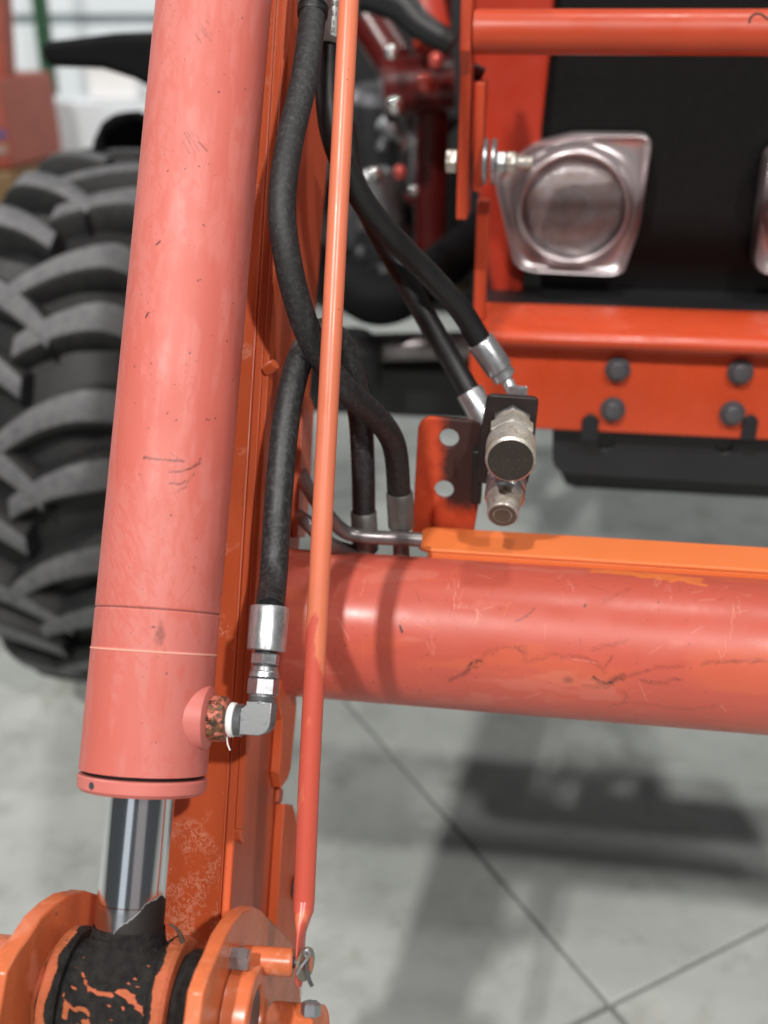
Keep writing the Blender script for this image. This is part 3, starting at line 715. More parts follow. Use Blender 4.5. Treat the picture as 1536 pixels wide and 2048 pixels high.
# doubler plate whose edge shows as a lip, ending in a notch
lipb = arm_side(481, 1650, xs)[1]; lip2 = arm_side(462, 1685, xs)[1]
m = MB(); m.prism([(.0022, TOP), (-.012, TOP), (-.012, lipb), (.0022, lipb)], xs + .0002, xs + .0046); part('doubler_plate', m, M_arm, ld, Mside, .0008)
m = MB(); m.prism([(.0018, TOP), (-.004, TOP), (-.004, lip2 - .05), (.0018, lip2 - .05)], .0004, xs + .0001); part('weld_lip', m, M_arm, ld, Mside, .0010)
m = MB(); m.prism([(.002, lipb), (-.012, lipb), (-.012, lipb - .012), (-.002, lip2)], xs - .003, xs + .0043); part('notch_weld', m, M_arm, ld, Mside, .0015)
m = MB(); m.tube([(-.0012, BOT, -.0004), (-.0012, .2, -.0003), (-.0012, TOP, -.0004)], .0011, 8); part('seam_weld', m, M_arm, ld, MA)
m = MB(); m.box((-.062, BOT, -.15), (-.056, TOP, -.0105)); part('outer_side_plate', m, M_arm, ld, MA)
# plates welded on the inner side
def side_patch(pts, z0, z1, nm, mt, bev=.001):
    m = MB(); q = [arm_side(px, py, (z0 + z1) / 2) for px, py in pts]; m.prism([(p[2], p[1]) for p in q], z0, z1); return part(nm, m, mt, ld, Mside, bev)
side_patch([(546, 1395), (556, 1440), (553, 1500), (549, 1545), (554, 1575), (565, 1560), (572, 1540), (584, 1420), (584, 1330), (560, 1330)], xs + .0003, xs + .0078, 'rib_plate', M_arm)
pb = side_patch([(560, 1607), (577, 1609), (592, 1668), (600, 1900), (540, 1900)], xs + .0003, xs + .0080, 'hinge_plate', M_arm)
side_patch([(600, 788), (616, 796), (622, 815), (614, 980), (604, 1075), (588, 1075)], xs + .0003, xs + .0060, 'guide_plate', M_side)
side_patch([(556, 1570), (563, 1580), (560, 1605), (552, 1604)], xs + .0003, xs + .0040, 'hinge_stop', M_side)
q = to_local(MA, on_plane(586, 1775, S0 + AX * (xs + .008), AX)); m = MB(); m.lathe(hexa(.017, 0, .010), 6)
part('bolt_head', m, M_bolt, ld, MA @ Matrix.Translation((xs + .0082, q[1], q[2])) @ MX)
# weld nub on the lip
q = arm_side(519, 735, xs); m = MB(); m.lathe([(.0001, .009), (.0035, .009), (.0042, .0075), (.0042, 0)], 18)
part('nub', m, M_arm, ld, MA @ Matrix.Translation((xs + .003, q[1], .0018)) @ Matrix.Rotation(math.radians(58), 4, 'Y') @ Matrix.Rotation(math.radians(-25), 4, 'X'))
# cross tube
rT = .0575
ya, za = 0, 0
cT = at(768, 1257, .832); yT = cT[1]; zT = cT[2]
xt0 = S0[0] - .02; xt1 = .62
MT = Matrix.Translation((0, yT, zT))
def tube_uv(px, py):
    r = ray(px, py); o = CAM - np.array([0, yT, zT]); A_ = r[1] ** 2 + r[2] ** 2; B_ = o[1] * r[1] + o[2] * r[2]; C_ = o[1] ** 2 + o[2] ** 2 - rT ** 2
    D_ = max(B_ * B_ - A_ * C_, 0); k = (-B_ - math.sqrt(D_)) / A_; p = o + r * k
    th = math.atan2(p[2], p[1]); th = th if th > 0 else th + 2 * math.pi
    return np.array([th * rT, p[0]])
cth = math.radians(150); thT = dense_theta(cth, math.radians(108), 300, 24)
VT = np.r_[np.linspace(xt0, -.24, 10), np.linspace(-.238, .17, 560), np.linspace(.18, xt1, 10)]
wt = Wear(thT * rT, VT)
def tl(pts, wid, amt, ch, jit):
    wt.rough_line([tube_uv(*p) for p in pts], wid, amt, ch, jit)
    if ch == 0: wt.rough_line([tube_uv(*p) for p in pts], wid * 2.4, amt * .42, ch, jit * 1.6); wt.rough_line([tube_uv(*p) for p in pts], wid * .8, amt * .7, ch, jit * 2.2)
tl([(900, 1362), (915, 1352), (935, 1340), (945, 1328), (962, 1322)], .0010, .95, 0, .0014)
tl([(962, 1322), (972, 1302), (1000, 1296), (1030, 1295), (1050, 1298)], .0005, .45, 0, .0012)
tl([(1028, 1292), (1040, 1300), (1048, 1305)], .0007, .6, 0, .0009)
tl([(1048, 1300), (1047, 1325), (1075, 1318), (1105, 1310), (1140, 1312), (1180, 1318), (1200, 1332), (1210, 1348)], .0006, .42, 0, .0012)
tl([(1186, 1355), (1198, 1363), (1212, 1366), (1232, 1360), (1248, 1355)], .0013, 1, 0, .0012)
tl([(1248, 1355), (1280, 1345), (1320, 1335), (1365, 1332)], .0006, .5, 0, .0010)
tl([(1165, 1370), (1190, 1374), (1225, 1376)], .0007, .5, 0, .0010)
tl([(1284, 1362), (1310, 1366), (1340, 1362), (1360, 1358)], .0008, .55, 0, .0012)
tl([(1404, 1330), (1420, 1324), (1450, 1324), (1500, 1322), (1536, 1320)], .0007, .55, 0, .0012)
tl([(1180, 1300), (1200, 1296), (1225, 1288), (1245, 1282), (1260, 1280)], .0006, .4, 0, .0012)
tl([(1225, 1410), (1250, 1404), (1255, 1392), (1248, 1380)], .0008, .45, 0, .0012)
tl([(1250, 1405), (1300, 1408), (1380, 1420), (1435, 1412)], .0007, .30, 0, .0012)
tl([(1030, 1243), (1055, 1232), (1070, 1215)], .0005, .8, 0, .0004)
tl([(1210, 1335), (1225, 1312)], .0005, .6, 0, .0004)
tl([(1210, 1205), (1235, 1188), (1260, 1178)], .0007, .35, 0, .0008)
wt.stroke([tube_uv(800, 1252), tube_uv(804, 1264)], .0013, 1, 0)
wt.stroke([tube_uv(1169, 1213), tube_uv(1171, 1209)], .0010, 1, 0)
wt.blob(*tube_uv(1136, 1360), .004, .005, .4, 0)
for px, py in ((740, 1168), (905, 1175), (915, 1210), (860, 1290), (960, 1245), (1130, 1168), (1330, 1180), (1310, 1165), (1475, 1215), (1450, 1290)):
    for _ in range(4):
        a = tube_uv(px + nrs.uniform(-14, 14), py + nrs.uniform(-12, 12)); e = nrs.uniform(-.3, .3)
        wt.stroke([a, a + np.array([nrs.choice([-1, 1]) * nrs.uniform(.004, .011), e * .008])], .00045, nrs.uniform(.12, .38), 1)
for _ in range(120):
    a = np.array([nrs.uniform(1.3, 4.2) * rT, nrs.uniform(-.20, .16)]); d_ = nrs.uniform(0, 3.14); ln = nrs.uniform(.003, .018)
    wt.stroke([a, a + ln * np.array([math.cos(d_), math.sin(d_)])], .0006, nrs.uniform(.08, .28), nrs.choice([0, 1, 2, 2]))
a, b = tube_uv(1215, 1140), tube_uv(1385, 1160)
for _ in range(60):
    u = nrs.uniform(0, 1); p = a + (b - a) * u + np.array([nrs.uniform(-.004, .006), 0]); wt.stroke([p, p + np.array([nrs.uniform(-.001, .003), nrs.uniform(-.02, .02)])], .0022, .85, 2)
tl([(900, 1105), (1000, 1112), (1080, 1118)], .0028, .5, 2, .002)
wt.specks(420, (1.0 * rT, 4.4 * rT, -.23, .165), 0, (.0002, .0007), (.4, 1))
wt.specks(160, (3.2 * rT, 4.3 * rT, -.23, -.10), 0, (.0003, .0011), (.5, 1))
wt.noise(.03, .12, .14, 2, .58, 5); wt.noise(.02, .06, .10, 1, .63, 6)
part_tube = link('cross_tube', grid_mesh('cross_tube', thT, VT, lambda v: rT, wt, M_tube, 0), MT, ld)
# weld bead where the tube meets the arm
# channel on top of the tube
z_ch0 = zT + rT * .90
q = on_axis(840, 1097, 2, zT + rT * .900 + .0045); yc0 = q[1]
zc = zT + rT * .900; xq = q[0]
hz = .0045
pc0 = on_axis(842, 1052, 2, zc + hz); yc1 = max(pc0[1], yc0 + .025)
xe = on_axis(840, 1075, 2, zc + hz)[0]
def chan(w0, w1): return
m = MB(); m.prism(arc(xe + .009, yc0 + .009, .009, 180, 270, 6) + [(xt1, yc0), (xt1, yc1)] + arc(xe + .009, yc1 - .009, .009, 90, 180, 6), zc + hz - .0035, zc + hz)
part('channel_top', m, M_channel, ld, I4, .0012, 3)
m = MB(); m.box((xe + .008, yc0 + .0003, zc - .004), (xt1, yc0 + .003, zc + hz - .0036)); part('channel_front', m, M_channel, ld, I4, .0005)
m = MB(); m.box((xe + .006, yc1 - .004, zc - .03), (xt1, yc1 - .0003, zc + hz - .0036)); part('channel_back', m, M_channel, ld, I4, .0005)
# hose bracket plates standing behind the channel
yK = yc1 + .004
def kp(px, py): return gxz(px, py, yK)
ox, oz = kp(832, 1064); 
def kl(px, py): a = kp(px, py); return (a[0] - ox, a[1] - oz)
m = MB(); hr = .0078
m.prism([kl(822, 1090), kl(836, 856), kl(842, 843), kl(858, 835), kl(948, 843), kl(960, 850), kl(968, 865), kl(965, 960), kl(944, 1090)], 0, .005, holes=[circ(*kl(898, 877), hr), circ(*kl(888, 980), hr)])
brk = part('hose_bracket', m, M_bracket, ld, Matrix.Translation((ox, yK, oz)) @ Matrix(((1, 0, 0, 0), (0, 0, 1, 0), (0, 1, 0, 0), (0, 0, 0, 1))), .0008)
m = MB(); a, b = kl(911, 915), kl(909, 952); m.tube([(a[0], a[1], -.0003), (b[0], b[1], -.0003)], .0010, 8); part('scribed_slot', m, M_bracket, brk, WM[brk])
# dark coupler plate, a little nearer
yC = yK - .020
def cp_(px, py): return gxz(px, py, yC)
def rounded(poly, q=.12):
    out = []; k = len(poly)
    for i in range(k):
        a, b, d = (np.array(poly[j % k], float) for j in (i - 1, i, i + 1))
        la, ld_ = np.linalg.norm(a - b), np.linalg.norm(d - b); rr = .005
        s0, s1 = b + (a - b) / la * rr, b + (d - b) / ld_ * rr
        for t in np.linspace(0, 1, 5): out.append(tuple((1 - t) ** 2 * s0 + 2 * t * (1 - t) * b + t * t * s1))
    return out
m = MB(); m.prism(rounded([cp_(974, 790), cp_(1078, 797), cp_(1062, 942), cp_(1052, 976), cp_(950, 966), cp_(960, 870)]), 0, .006)
cpl = part('coupler_plate', m, plain('rusty_black_plate', (.020, .013, .012), .5, .2, .4, 60), ld, XZ(yC), .0008)
m = MB(); a = cp_(955, 900); b = cp_(1000, 900); m.box((a[0] - .004, yC + .0062, cp_(0, 960)[1]), (a[0] + .004, yK + .004, cp_(0, 860)[1])); part('bent_web', m, M_black, ld, I4, .001)

# ================================================================== QUICK COUPLERS
def coupler(px_plate, px_face, dface_Y, label, segs, grp=None):
    a = on_axis(*px_plate, 1, yC - .0005); f = on_axis(*px_face, 1, dface_Y)
    ax = unit(a - f); t = thing('hydraulic_coupler', tuple(f), label, 'coupler', grp)
    Mx = axis_frame(f, ax); Ln = np.linalg.norm(a - f)
    for nm, prof, mt, sg in segs(Ln): m = MB(); m.lathe(prof, sg); part(nm, m, mt, t, Mx @ Matrix.Rotation(math.radians(30), 4, 'Z'))
    return t
def female(Ln):
    R = .0178
    return [('sleeve', [(R - .0018, .0002), (R, .0018), (R, .012), (R - .0012, .0125), (R - .0012, .014), (R, .0145), (R, .0165), (R - .0012, .017), (R - .0012, .0185), (R + .0002, .019), (R + .0002, .024), (R - .002, .026), (R - .002, .030)], M_coupler, 48),
            ('face', [(.0001, .0022), (.0075, .0022), (.0076, .0010), (.0080, .0010), (.0081, .0022), (R - .0026, .0022), (R - .0024, .0004), (R - .0018, .0001)], M_couplerface, 48),
            ('face_ring', [(.0072, .0021), (.0073, .0014), (.0079, .0014), (.0080, .0021)], M_noseface, 48),
            ('hex_body', [(.0150, .0301), (.0176, .032), (.0176, Ln - .018), (.0165, Ln - .016)], M_coupler, 6),
            ('neck', [(.0145, Ln - .016), (.0145, Ln - .008)], M_coupler, 32),
            ('lock_nut', [(.0135, Ln - .0079), (.0150, Ln - .007), (.0150, Ln - .001), (.0145, Ln)], M_steel, 6)]
def male(Ln):
    return [('nose', [(.0108, 0), (.0116, .001), (.0116, .010), (.0125, .012), (.0125, .0135), (.0108, .0145), (.0108, .017), (.0135, .019)], M_coupler, 40),
            ('face', [(.0001, -.0003), (.0062, -.0003), (.0064, .0005), (.0068, .0005), (.0070, -.0003), (.0100, -.0003), (.0108, .0005)], M_noseface, 40),
            ('collar', [(.0135, .0191), (.0152, .0205), (.0152, .026), (.0140, .0275), (.0140, .029), (.0152, .030), (.0152, Ln - .012)], M_steel, 40),
            ('hex_body', [(.0155, Ln - .0119), (.0165, Ln - .011), (.0165, Ln - .001), (.0155, Ln)], M_steel, 6)]
coupler((1024, 845), (1021, 921), .700, 'larger dusty female quick coupler on the upper half of the black plate', female, 'hydraulic couplers on the black plate')
coupler((1015, 945), (1005, 1031), .715, 'smaller bright male quick coupler below the larger one', male, 'hydraulic couplers on the black plate')

# ================================================================== HYDRAULIC CYLINDER
rB = .0377
hc = thing('hydraulic_cylinder', tuple(L(0, -.15, 0)), 'thick faded salmon hydraulic cylinder with a chrome rod on the left', 'hydraulic cylinder')
def barrel_uv(px, py):
    o, r = to_local(ML, CAM), np.array(ML.to_3x3().inverted() @ Vector(ray(px, py)))
    A_ = r[0] ** 2 + r[2] ** 2; B_ = o[0] * r[0] + o[2] * r[2]; C_ = o[0] ** 2 + o[2] ** 2 - rB ** 2
    D_ = max(B_ * B_ - A_ * C_, 0); k = (-B_ - math.sqrt(D_)) / A_; p = o + r * k
    th = math.atan2(p[2], p[0]); return np.array([(th if th > -1.6 else th + 2 * math.pi) * rB, p[1]])
sA, sB_ = barrel_uv(300, 1217)[1], barrel_uv(300, 1303)[1]
sG = barrel_uv(285, 1560)[1]
thB = dense_theta(math.radians(78), math.radians(108), 280, 24)
VB = np.unique(np.r_[np.linspace(sG + .001, .535, 900), np.linspace(.54, .80, 8), sA + np.array([-.0013, -.0006, 0, .0006, .0013]), sB_ + np.array([-.0014, -.0007, 0, .0007, .0014])])
def rb(v):
    r = rB
    if abs(v - sA) < .0010: r -= .0007 * (1 - abs(v - sA) / .0010)
    if abs(v - sB_) < .0012: r += .0006 * (1 - abs(v - sB_) / .0012)
    if v < sB_ - .0012: r += .0002
    return r
wb_ = Wear(thB * rB, VB)
def bl(pts, wid, amt, ch, jit=.0004, n=None): wb_.rough_line([barrel_uv(*p) for p in pts], wid, amt, ch, jit, n)
bl([(286, 914), (305, 918), (335, 920), (368, 923)], .0008, .75, 0, .0003); bl([(287, 915), (300, 917)], .0010, .9, 0)
bl([(338, 944), (365, 943), (385, 935), (400, 926)], .0008, .75, 0, .0004); bl([(385, 934), (402, 918)], .0007, .6, 0)
bl([(340, 966), (358, 968), (372, 962)], .0008, .7, 0, .0004); bl([(350, 985), (372, 972), (388, 945)], .0008, .45, 0, .0006)
bl([(340, 905), (358, 918), (370, 922)], .0004, .45, 0); bl([(290, 898), (288, 905)], .0005, .5, 0)
wb_.stroke([barrel_uv(292, 634), barrel_uv(296, 626)], .0009, 1, 0); wb_.stroke([barrel_uv(296, 626), barrel_uv(300, 624)], .0005, .7, 0)
wb_.stroke([barrel_uv(313, 489), barrel_uv(320, 483)], .0009, .9, 0); wb_.stroke([barrel_uv(406, 449), barrel_uv(409, 452)], .0006, .8, 0)
for px, py in ((336, 341), (437, 184), (437, 185), (484, 36), (490, 178), (399, 333), (370, 338), (400, 559), (397, 562), (283, 589), (379, 707), (269, 732), (303, 726), (335, 826), (352, 841), (413, 840), (418, 840), (431, 836), (465, 761), (279, 949), (334, 1346), (442, 1120), (306, 1253), (308, 1254), (343, 1030)):
    a = barrel_uv(px, py); wb_.stroke([a, a + nrs.uniform(-.0006, .0006, 2)], .0006, .95, 0)
for _ in range(10): a = barrel_uv(400 + nrs.uniform(-14, 26), 55 + nrs.uniform(-18, 22)); wb_.stroke([a, a + np.array([-.003, -.004]) * nrs.uniform(.4, 1.6)], .0005, nrs.uniform(.2, .55), 0)
for _ in range(8): a = barrel_uv(385 + nrs.uniform(-22, 10), 275 + nrs.uniform(-20, 12)); wb_.stroke([a, a + np.array([-.004, -.006]) * nrs.uniform(.4, 1.4)], .0005, nrs.uniform(.2, .5), 0)
wb_.stroke([barrel_uv(398, 284), barrel_uv(414, 302)], .0006, .65, 0)
for _ in range(30): wb_.blob(*barrel_uv(320 + nrs.normal(0, 4), 1268 + nrs.normal(0, 10)), .0016, .003, nrs.uniform(.2, .5), 0)
wb_.blob(*barrel_uv(357, 769), .0026, .0026, .4, 2)
for off in (0, 9, 14):                                   # drip lines in the paint
    bl([(368 + off, 640), (366 + off, 700), (352 + off * .8 + 10, 760), (350 + off, 830), (340 + off, 900), (335 + off, 960)], .0008, .55, 2, .0004)
bl([(341, 500), (342, 620), (350, 720), (346, 800), (322, 850), (312, 895)], .0012, .55, 2, .0008)
for x0 in (240, 247, 253): bl([(x0 + 14, 500 + x0 % 7 * 40), (x0 + 2, 760), (x0 - 6, 960)], .0013, .7, 2, .0010)
for _ in range(420):                                     # fine diagonal hairline scratches
    u = nrs.uniform(.9, 3.2) * rB; v = nrs.uniform(sG, .53); d_ = nrs.choice([nrs.normal(1.1, .25), nrs.normal(2.2, .25)]); ln = nrs.uniform(.003, .020)
    c_ = nrs.uniform(-.08, .08); p = [np.array([u, v])]
    for k in range(4): p.append(p[-1] + ln / 4 * np.array([math.cos(d_ + c_ * k), math.sin(d_ + c_ * k)]))
    wb_.stroke(p, .00045, nrs.uniform(.15, .55), 2)
for cx, cy, sx, sy, n in ((300, 740, 24, 120, 90), (265, 1040, 26, 130, 110), (270, 1190, 30, 60, 50), (230, 1380, 40, 90, 60), (330, 300, 50, 140, 60)):
    for _ in range(n):
        a = barrel_uv(cx + nrs.normal(0, sx), cy + nrs.normal(0, sy)); d_ = nrs.normal(.95, .22)
        wb_.stroke([a, a + nrs.uniform(.003, .012) * np.array([math.cos(d_), math.sin(d_)])], .0010, nrs.uniform(.18, .5), 2)
wb_.noise(.020, .11, .45, 2, .54, 3); wb_.noise(.005, .012, .35, 2, .56, 13); wb_.noise(.006, .05, .22, 2, .60, 9)
wb_.specks(170, (.7 * rB, 3.3 * rB, sG, .53), 0, (.0002, .0006), (.35, .9))
iv = np.abs(VB - sA) < .0005; wb_.c[iv, :, 0] = .55
iv = np.abs(VB - sB_) < .0007; wb_.c[iv, :, 1] = .8
barrel = link('barrel', grid_mesh('barrel', thB, VB, rb, wb_, M_barrel, 1), ML, hc)
MLz = ML @ Matrix(((1, 0, 0, 0), (0, 0, 1, 0), (0, -1, 0, 0), (0, 0, 0, 1)))     # local z along the cylinder axis
sE = barrel_uv(285, 1598)[1]
m = MB(); m.lathe([(.019, sE - .0005), (rB - .0020, sE - .0005), (rB + .0002, sE + .0016), (rB + .0006, sG - .0026), (rB - .0002, sG - .0016), (rB - .003, sG - .0014), (rB - .003, sG + .002)], 96)
gl = part('gland_nut', m, M_gland, hc, MLz)
th_h = barrel_uv(184, 1573)[0] / rB
m = MB(); m.lathe([(.0001, .00025), (.0021, .0002), (.0023, 0)], 16); q = L((rB + .0004) * math.cos(th_h), sG - .0058, (rB + .0004) * math.sin(th_h))
part('spanner_hole', m, M_bolt, gl, axis_frame(q, LX * math.cos(th_h) + LN * math.sin(th_h)))
m = MB(); m.lathe([(rB - .0025, sG - .0012), (rB - .0015, sG - .0002), (rB - .0025, sG + .0010)], 96); part('seal_ring', m, M_black, hc, MLz)
# chrome rod with grease at its foot
sP_ = -.128; rR = .0200
thR = dense_theta(math.radians(80), math.radians(110), 150, 20); VR = np.linspace(-.115, .02, 320)
wr = Wear(thR * rR, VR); uu, vv = np.meshgrid(thR, VR)
edge = -.089 + .030 * np.clip((1.75 - uu) / 1.2, 0, .75) + .002 * np.sin(uu * 5)
wr.c[..., 0] = np.clip(.5 + (edge - vv) / .010, 0, 1)
wr.c[..., 1] = np.clip((-.070 - vv) / .004, 0, 1)
wr.c[np.abs(VR + .0705) < .0004, :, 2] = .7
rod = link('piston_rod', grid_mesh('piston_rod', thR, VR, lambda v: rR, wr, M_chrome, 1), ML, hc)
# rod eye: greasy collar round the pin with a neck into the rod
PC = L(0, sP_, 0)
MPx = frame(PC, LA, LN, LX)                              # local z = along the pin (right), x = up the cylinder, y = towards viewer
def greasy(nm, prof, wf, parent, M, seg=160, n=90, jit=.0008):
    zs = np.linspace(0, 1, n); pz = np.interp(zs, np.linspace(0, 1, len(prof)), [p[1] for p in prof]); pr = np.interp(zs, np.linspace(0, 1, len(prof)), [p[0] for p in prof])
    th = np.linspace(0, 2 * math.pi, seg, endpoint=False); V_ = pz + np.arange(n) * 1e-7
    ww = Wear(th * max(pr), V_); ww.c[..., 0] = 0; wf(ww, th, V_)
    P = np.zeros((n, seg, 3)); bump_ = nrs.rand(n // 6 + 2, seg // 6 + 1) * jit
    Bu = np.kron(bump_, np.ones((6, 6)))[:n, :seg]; Bu = (Bu + np.roll(Bu, 2, 1) + np.roll(Bu, -2, 1) + np.roll(Bu, 2, 0) + np.roll(Bu, -2, 0)) / 5
    R_ = pr[:, None] + Bu * (pr[:, None] > .006)
    P[..., 0] = R_ * np.cos(th); P[..., 1] = R_ * np.sin(th); P[..., 2] = V_[:, None]
    i, j = np.meshgrid(np.arange(n - 1), np.arange(seg), indexing='ij'); j2 = (j + 1) % seg
    q = np.stack([i * seg + j, i * seg + j2, (i + 1) * seg + j2, (i + 1) * seg + j], -1).reshape(-1, 4)
    me = bpy.data.meshes.new(nm); me.from_pydata(P.reshape(-1, 3).tolist(), [], q.tolist()); me.materials.append(M_grease); me.update()
    me.polygons.foreach_set('use_smooth', [True] * len(q))
    ca = me.color_attributes.new('wear', 'FLOAT_COLOR', 'POINT'); ca.data.foreach_set('color', ww.c.ravel())
    return link(nm, me, M, parent)
def w_black(ww, th, V_):
    ww.c[..., 0] = 1
    c = ww.c[..., 0]
    R_ = ww.U[-1] / th[-1]
    for _ in range(46):
        a0_ = nrs.uniform(10, 110); z_0 = nrs.uniform(-.024, .024); k0 = Wear(ww.U, ww.V); d0_ = nrs.uniform(-1, 1, 2)
        k0.stroke([(math.radians(a0_) * R_, z_0), (math.radians(a0_) * R_ + d0_[0] * .004, z_0 + d0_[1] * .004)], .0007, nrs.uniform(.5, 1), 0); np.minimum(c, 1 - k0.c[..., 0], out=c)
    def scr(pts, wid): 
        k = Wear(ww.U, ww.V); k.rough_line([(math.radians(a) * R_, z_) for a, z_ in pts], wid, 1, 0, .0010); np.minimum(c, 1 - k.c[..., 0] * 1.4, out=c)
    scr([(20, -.012), (32, -.008), (38, .002), (46, .004)], .0022); scr([(24, .012), (38, .014), (44, .008)], .0020); scr([(44, .006), (40, .014)], .002)
    scr([(48, -.016), (62, -.010), (66, 0), (62, .010), (74, .022)], .0017); scr([(58, -.004), (50, -.008)], .0017); scr([(60, .012), (78, .024)], .0012)
    scr([(78, -.018), (80, -.006), (92, -.006)], .0012); scr([(95, -.004), (80, .012)], .0014); scr([(88, -.010), (102, .004)], .0012); scr([(70, -.022), (90, -.020)], .0012)
def w_half(frac, side):
    def f(ww, th, V_):
        uu, vv = np.meshgrid(th, V_); z0, z1 = V_[0], V_[-1]
        f_ = (vv - z0) / (z1 - z0); f_ = f_ if side > 0 else 1 - f_
        ww.c[..., 0] = np.clip(.5 + (f_ - frac) * 3 + .25 * np.sin(uu * 9 + f_ * 3), 0, 1)
    return f
eye = greasy('rod_eye', [(.0165, -.0275), (.0335, -.0275), (.0352, -.024), (.0352, .024), (.0335, .0275), (.0165, .0275)], w_black, hc, MPx)
def w_neck(ww, th, V_):
    ww.c[..., 0] = 1; c = ww.c[..., 0]; k = Wear(ww.U, ww.V); R_ = ww.U[-1] / th[-1]
    k.rough_line([(math.radians(112) * R_, V_[-1] - .003), (math.radians(100) * R_, V_[-1] - .004), (math.radians(104) * R_, V_[-1] - .008)], .003, 1, 0, .001)
    np.minimum(c, 1 - k.c[..., 0] * 1.4, out=c)
greasy('eye_neck', [(.0315, sP_ + .016), (.0300, sP_ + .024), (.0260, sP_ + .030), (.0228, sP_ + .0345), (.0210, sP_ + .039), (.0204, sP_ + .044)], w_neck, hc, MLz, 140, 60, .0009)
for z_ in (-1, 1):
    greasy('rod_flange', [(.017, z_ * .031 - .0052), (.0385, z_ * .031 - .0052), (.0402, z_ * .031 - .003), (.0402, z_ * .031 + .003), (.0385, z_ * .031 + .0052), (.017, z_ * .031 + .0052)], w_half(.62 if z_ < 0 else .7, -z_), hc, MPx, 120, 40, .0006)

# ================================================================== BUCKET HITCH (ears, bosses, pin)
bh = thing('bucket_hitch', tuple(PC), 'orange pivot ears with round bosses gripping the cylinder foot', 'bucket hitch')
def ear_poly(r, back):
    p = arc(0, 0, r, 95, -20, 22)                        # rounded nose, angles in (x = up, y = viewer)
    return p + back
zl0, zr0 = -.0545, .0545
greasy('spacer', [(.016, -.0428), (.0300, -.0428), (.0310, -.0415), (.0310, -.0385), (.030, -.0368), (.016, -.0368)], w_half(.55, 1), bh, MPx, 120, 40, .0008)
greasy('spacer', [(.016, .0368), (.0310, .0368), (.0330, .040), (.0330, .052), (.0310, .0555), (.016, .0555)], w_half(.35, -1), bh, MPx, 120, 40, .0012)
rE = .0660
def pin_side(px, py, x): p = to_local(MPx, on_plane(px, py, PC + LX * x, LX)); return (p[0], p[1])
epoly = [pin_side(px, py, .0650) for px, py in ((392, 2110), (400, 2045), (407, 1986), (421, 1944), (437, 1909), (452, 1870), (470, 1841), (487, 1822), (507, 1813), (524, 1821), (554, 1852), (582, 1881), (592, 1904), (601, 1974), (606, 2060), (600, 2150))]
for z0_, z1_, lab in ((-.0540, -.0430, None), (.0560, .0650, None)):
    m = MB(); m.prism(epoly, z0_, z1_); part('ear', m, [M_hitch], bh, MPx, .0014, 3)
m = MB(); m.lathe([(.017, .0657), (.0292, .0657), (.0288, .0675), (.0288, .0793), (.0278, .0805), (.0185, .0805), (.0175, .0790), (.0175, .066)], 80); part('boss', m, M_hitch, bh, MPx)
m = MB(); m.lathe([(.017, -.0542), (.0318, -.0542), (.0312, -.057), (.0312, -.110), (.030, -.112), (.017, -.112)], 80); part('boss', m, M_hitch, bh, MPx)
m = MB(); m.lathe([(.0001, -.11), (.0160, -.11), (.0166, .0765), (.0155, .0785), (.0001, .0788)], 56); part('pivot_pin', m, M_bolt, bh, MPx)
q = Lc(at(478, 1917, .612))
m = MB(); m.lathe(hexa(.0115, 0, .0120), 6); part('bolt', m, M_steel, bh, frame(at(458, 1917, .612), LN, LA, LX) @ Matrix.Rotation(.4, 4, 'Z'))
m = MB(); m.tube([at(488, 1918, .632), at(584, 1925, .628), at(586, 1925, .628)], [.0080, .0080, .0070], 28); part('stub_bar', m, M_hitch, bh)
m = MB(); m.tube([at(586, 1925, .628), at(600, 1926, .627)], .0032, 14); part('stub_pin', m, M_bolt, bh)
m = MB(); m.tube([at(604, 1927, .626), at(623, 1928, .625)], .0042, 14); part('pin_head', m, M_hitch, bh)
m = MB(); m.tube([at(548, 2054, .665), at(641, 2062, .655)], .0150, 36); lb = part('lower_boss', m, M_hitch, bh)
m = MB(); m.lathe(hexa(.0105, 0, .008), 6); part('lower_bolt', m, M_steel, bh, axis_frame(at(621, 2032, .64), LA))
# dark weed stalk stuck in the grease
m = MB(); m.tube(spline([at(366, 1885, .612), at(360, 1868, .612), at(350, 1855, .612), at(338, 1848, .612)]), [.0016 - .00003 * i for i in range(37)], 8)
tag(part('straw', m, plain('dry_black_straw', (.05, .03, .02), .7)), 'curled black straw stuck in the grease beside the cylinder foot', 'straw')
m = MB(); m.tube([at(368, 1893, .612), at(366, 1884, .612)], .0024, 10)

# ================================================================== LEVEL INDICATOR ROD
lv = thing('level_rod', tuple(at(600, 1960, .628)), 'long thin orange level indicator rod running up past the hoses', 'rod')
r0, r1 = at(618, 1560, .648), at(697.5, 0, .678); ru = unit(r1 - r0)
lo = at(608, 1800, .643)
pts = [lo + (r0 - lo) * t for t in np.linspace(0, 1, 6)] + [r0 + (r1 - r0) * t for t in np.linspace(.05, 1, 24)] + [r1 + ru * .25]
m = MB(); m.tube(pts, .0065, 40); part('shaft', m, M_rod, lv)
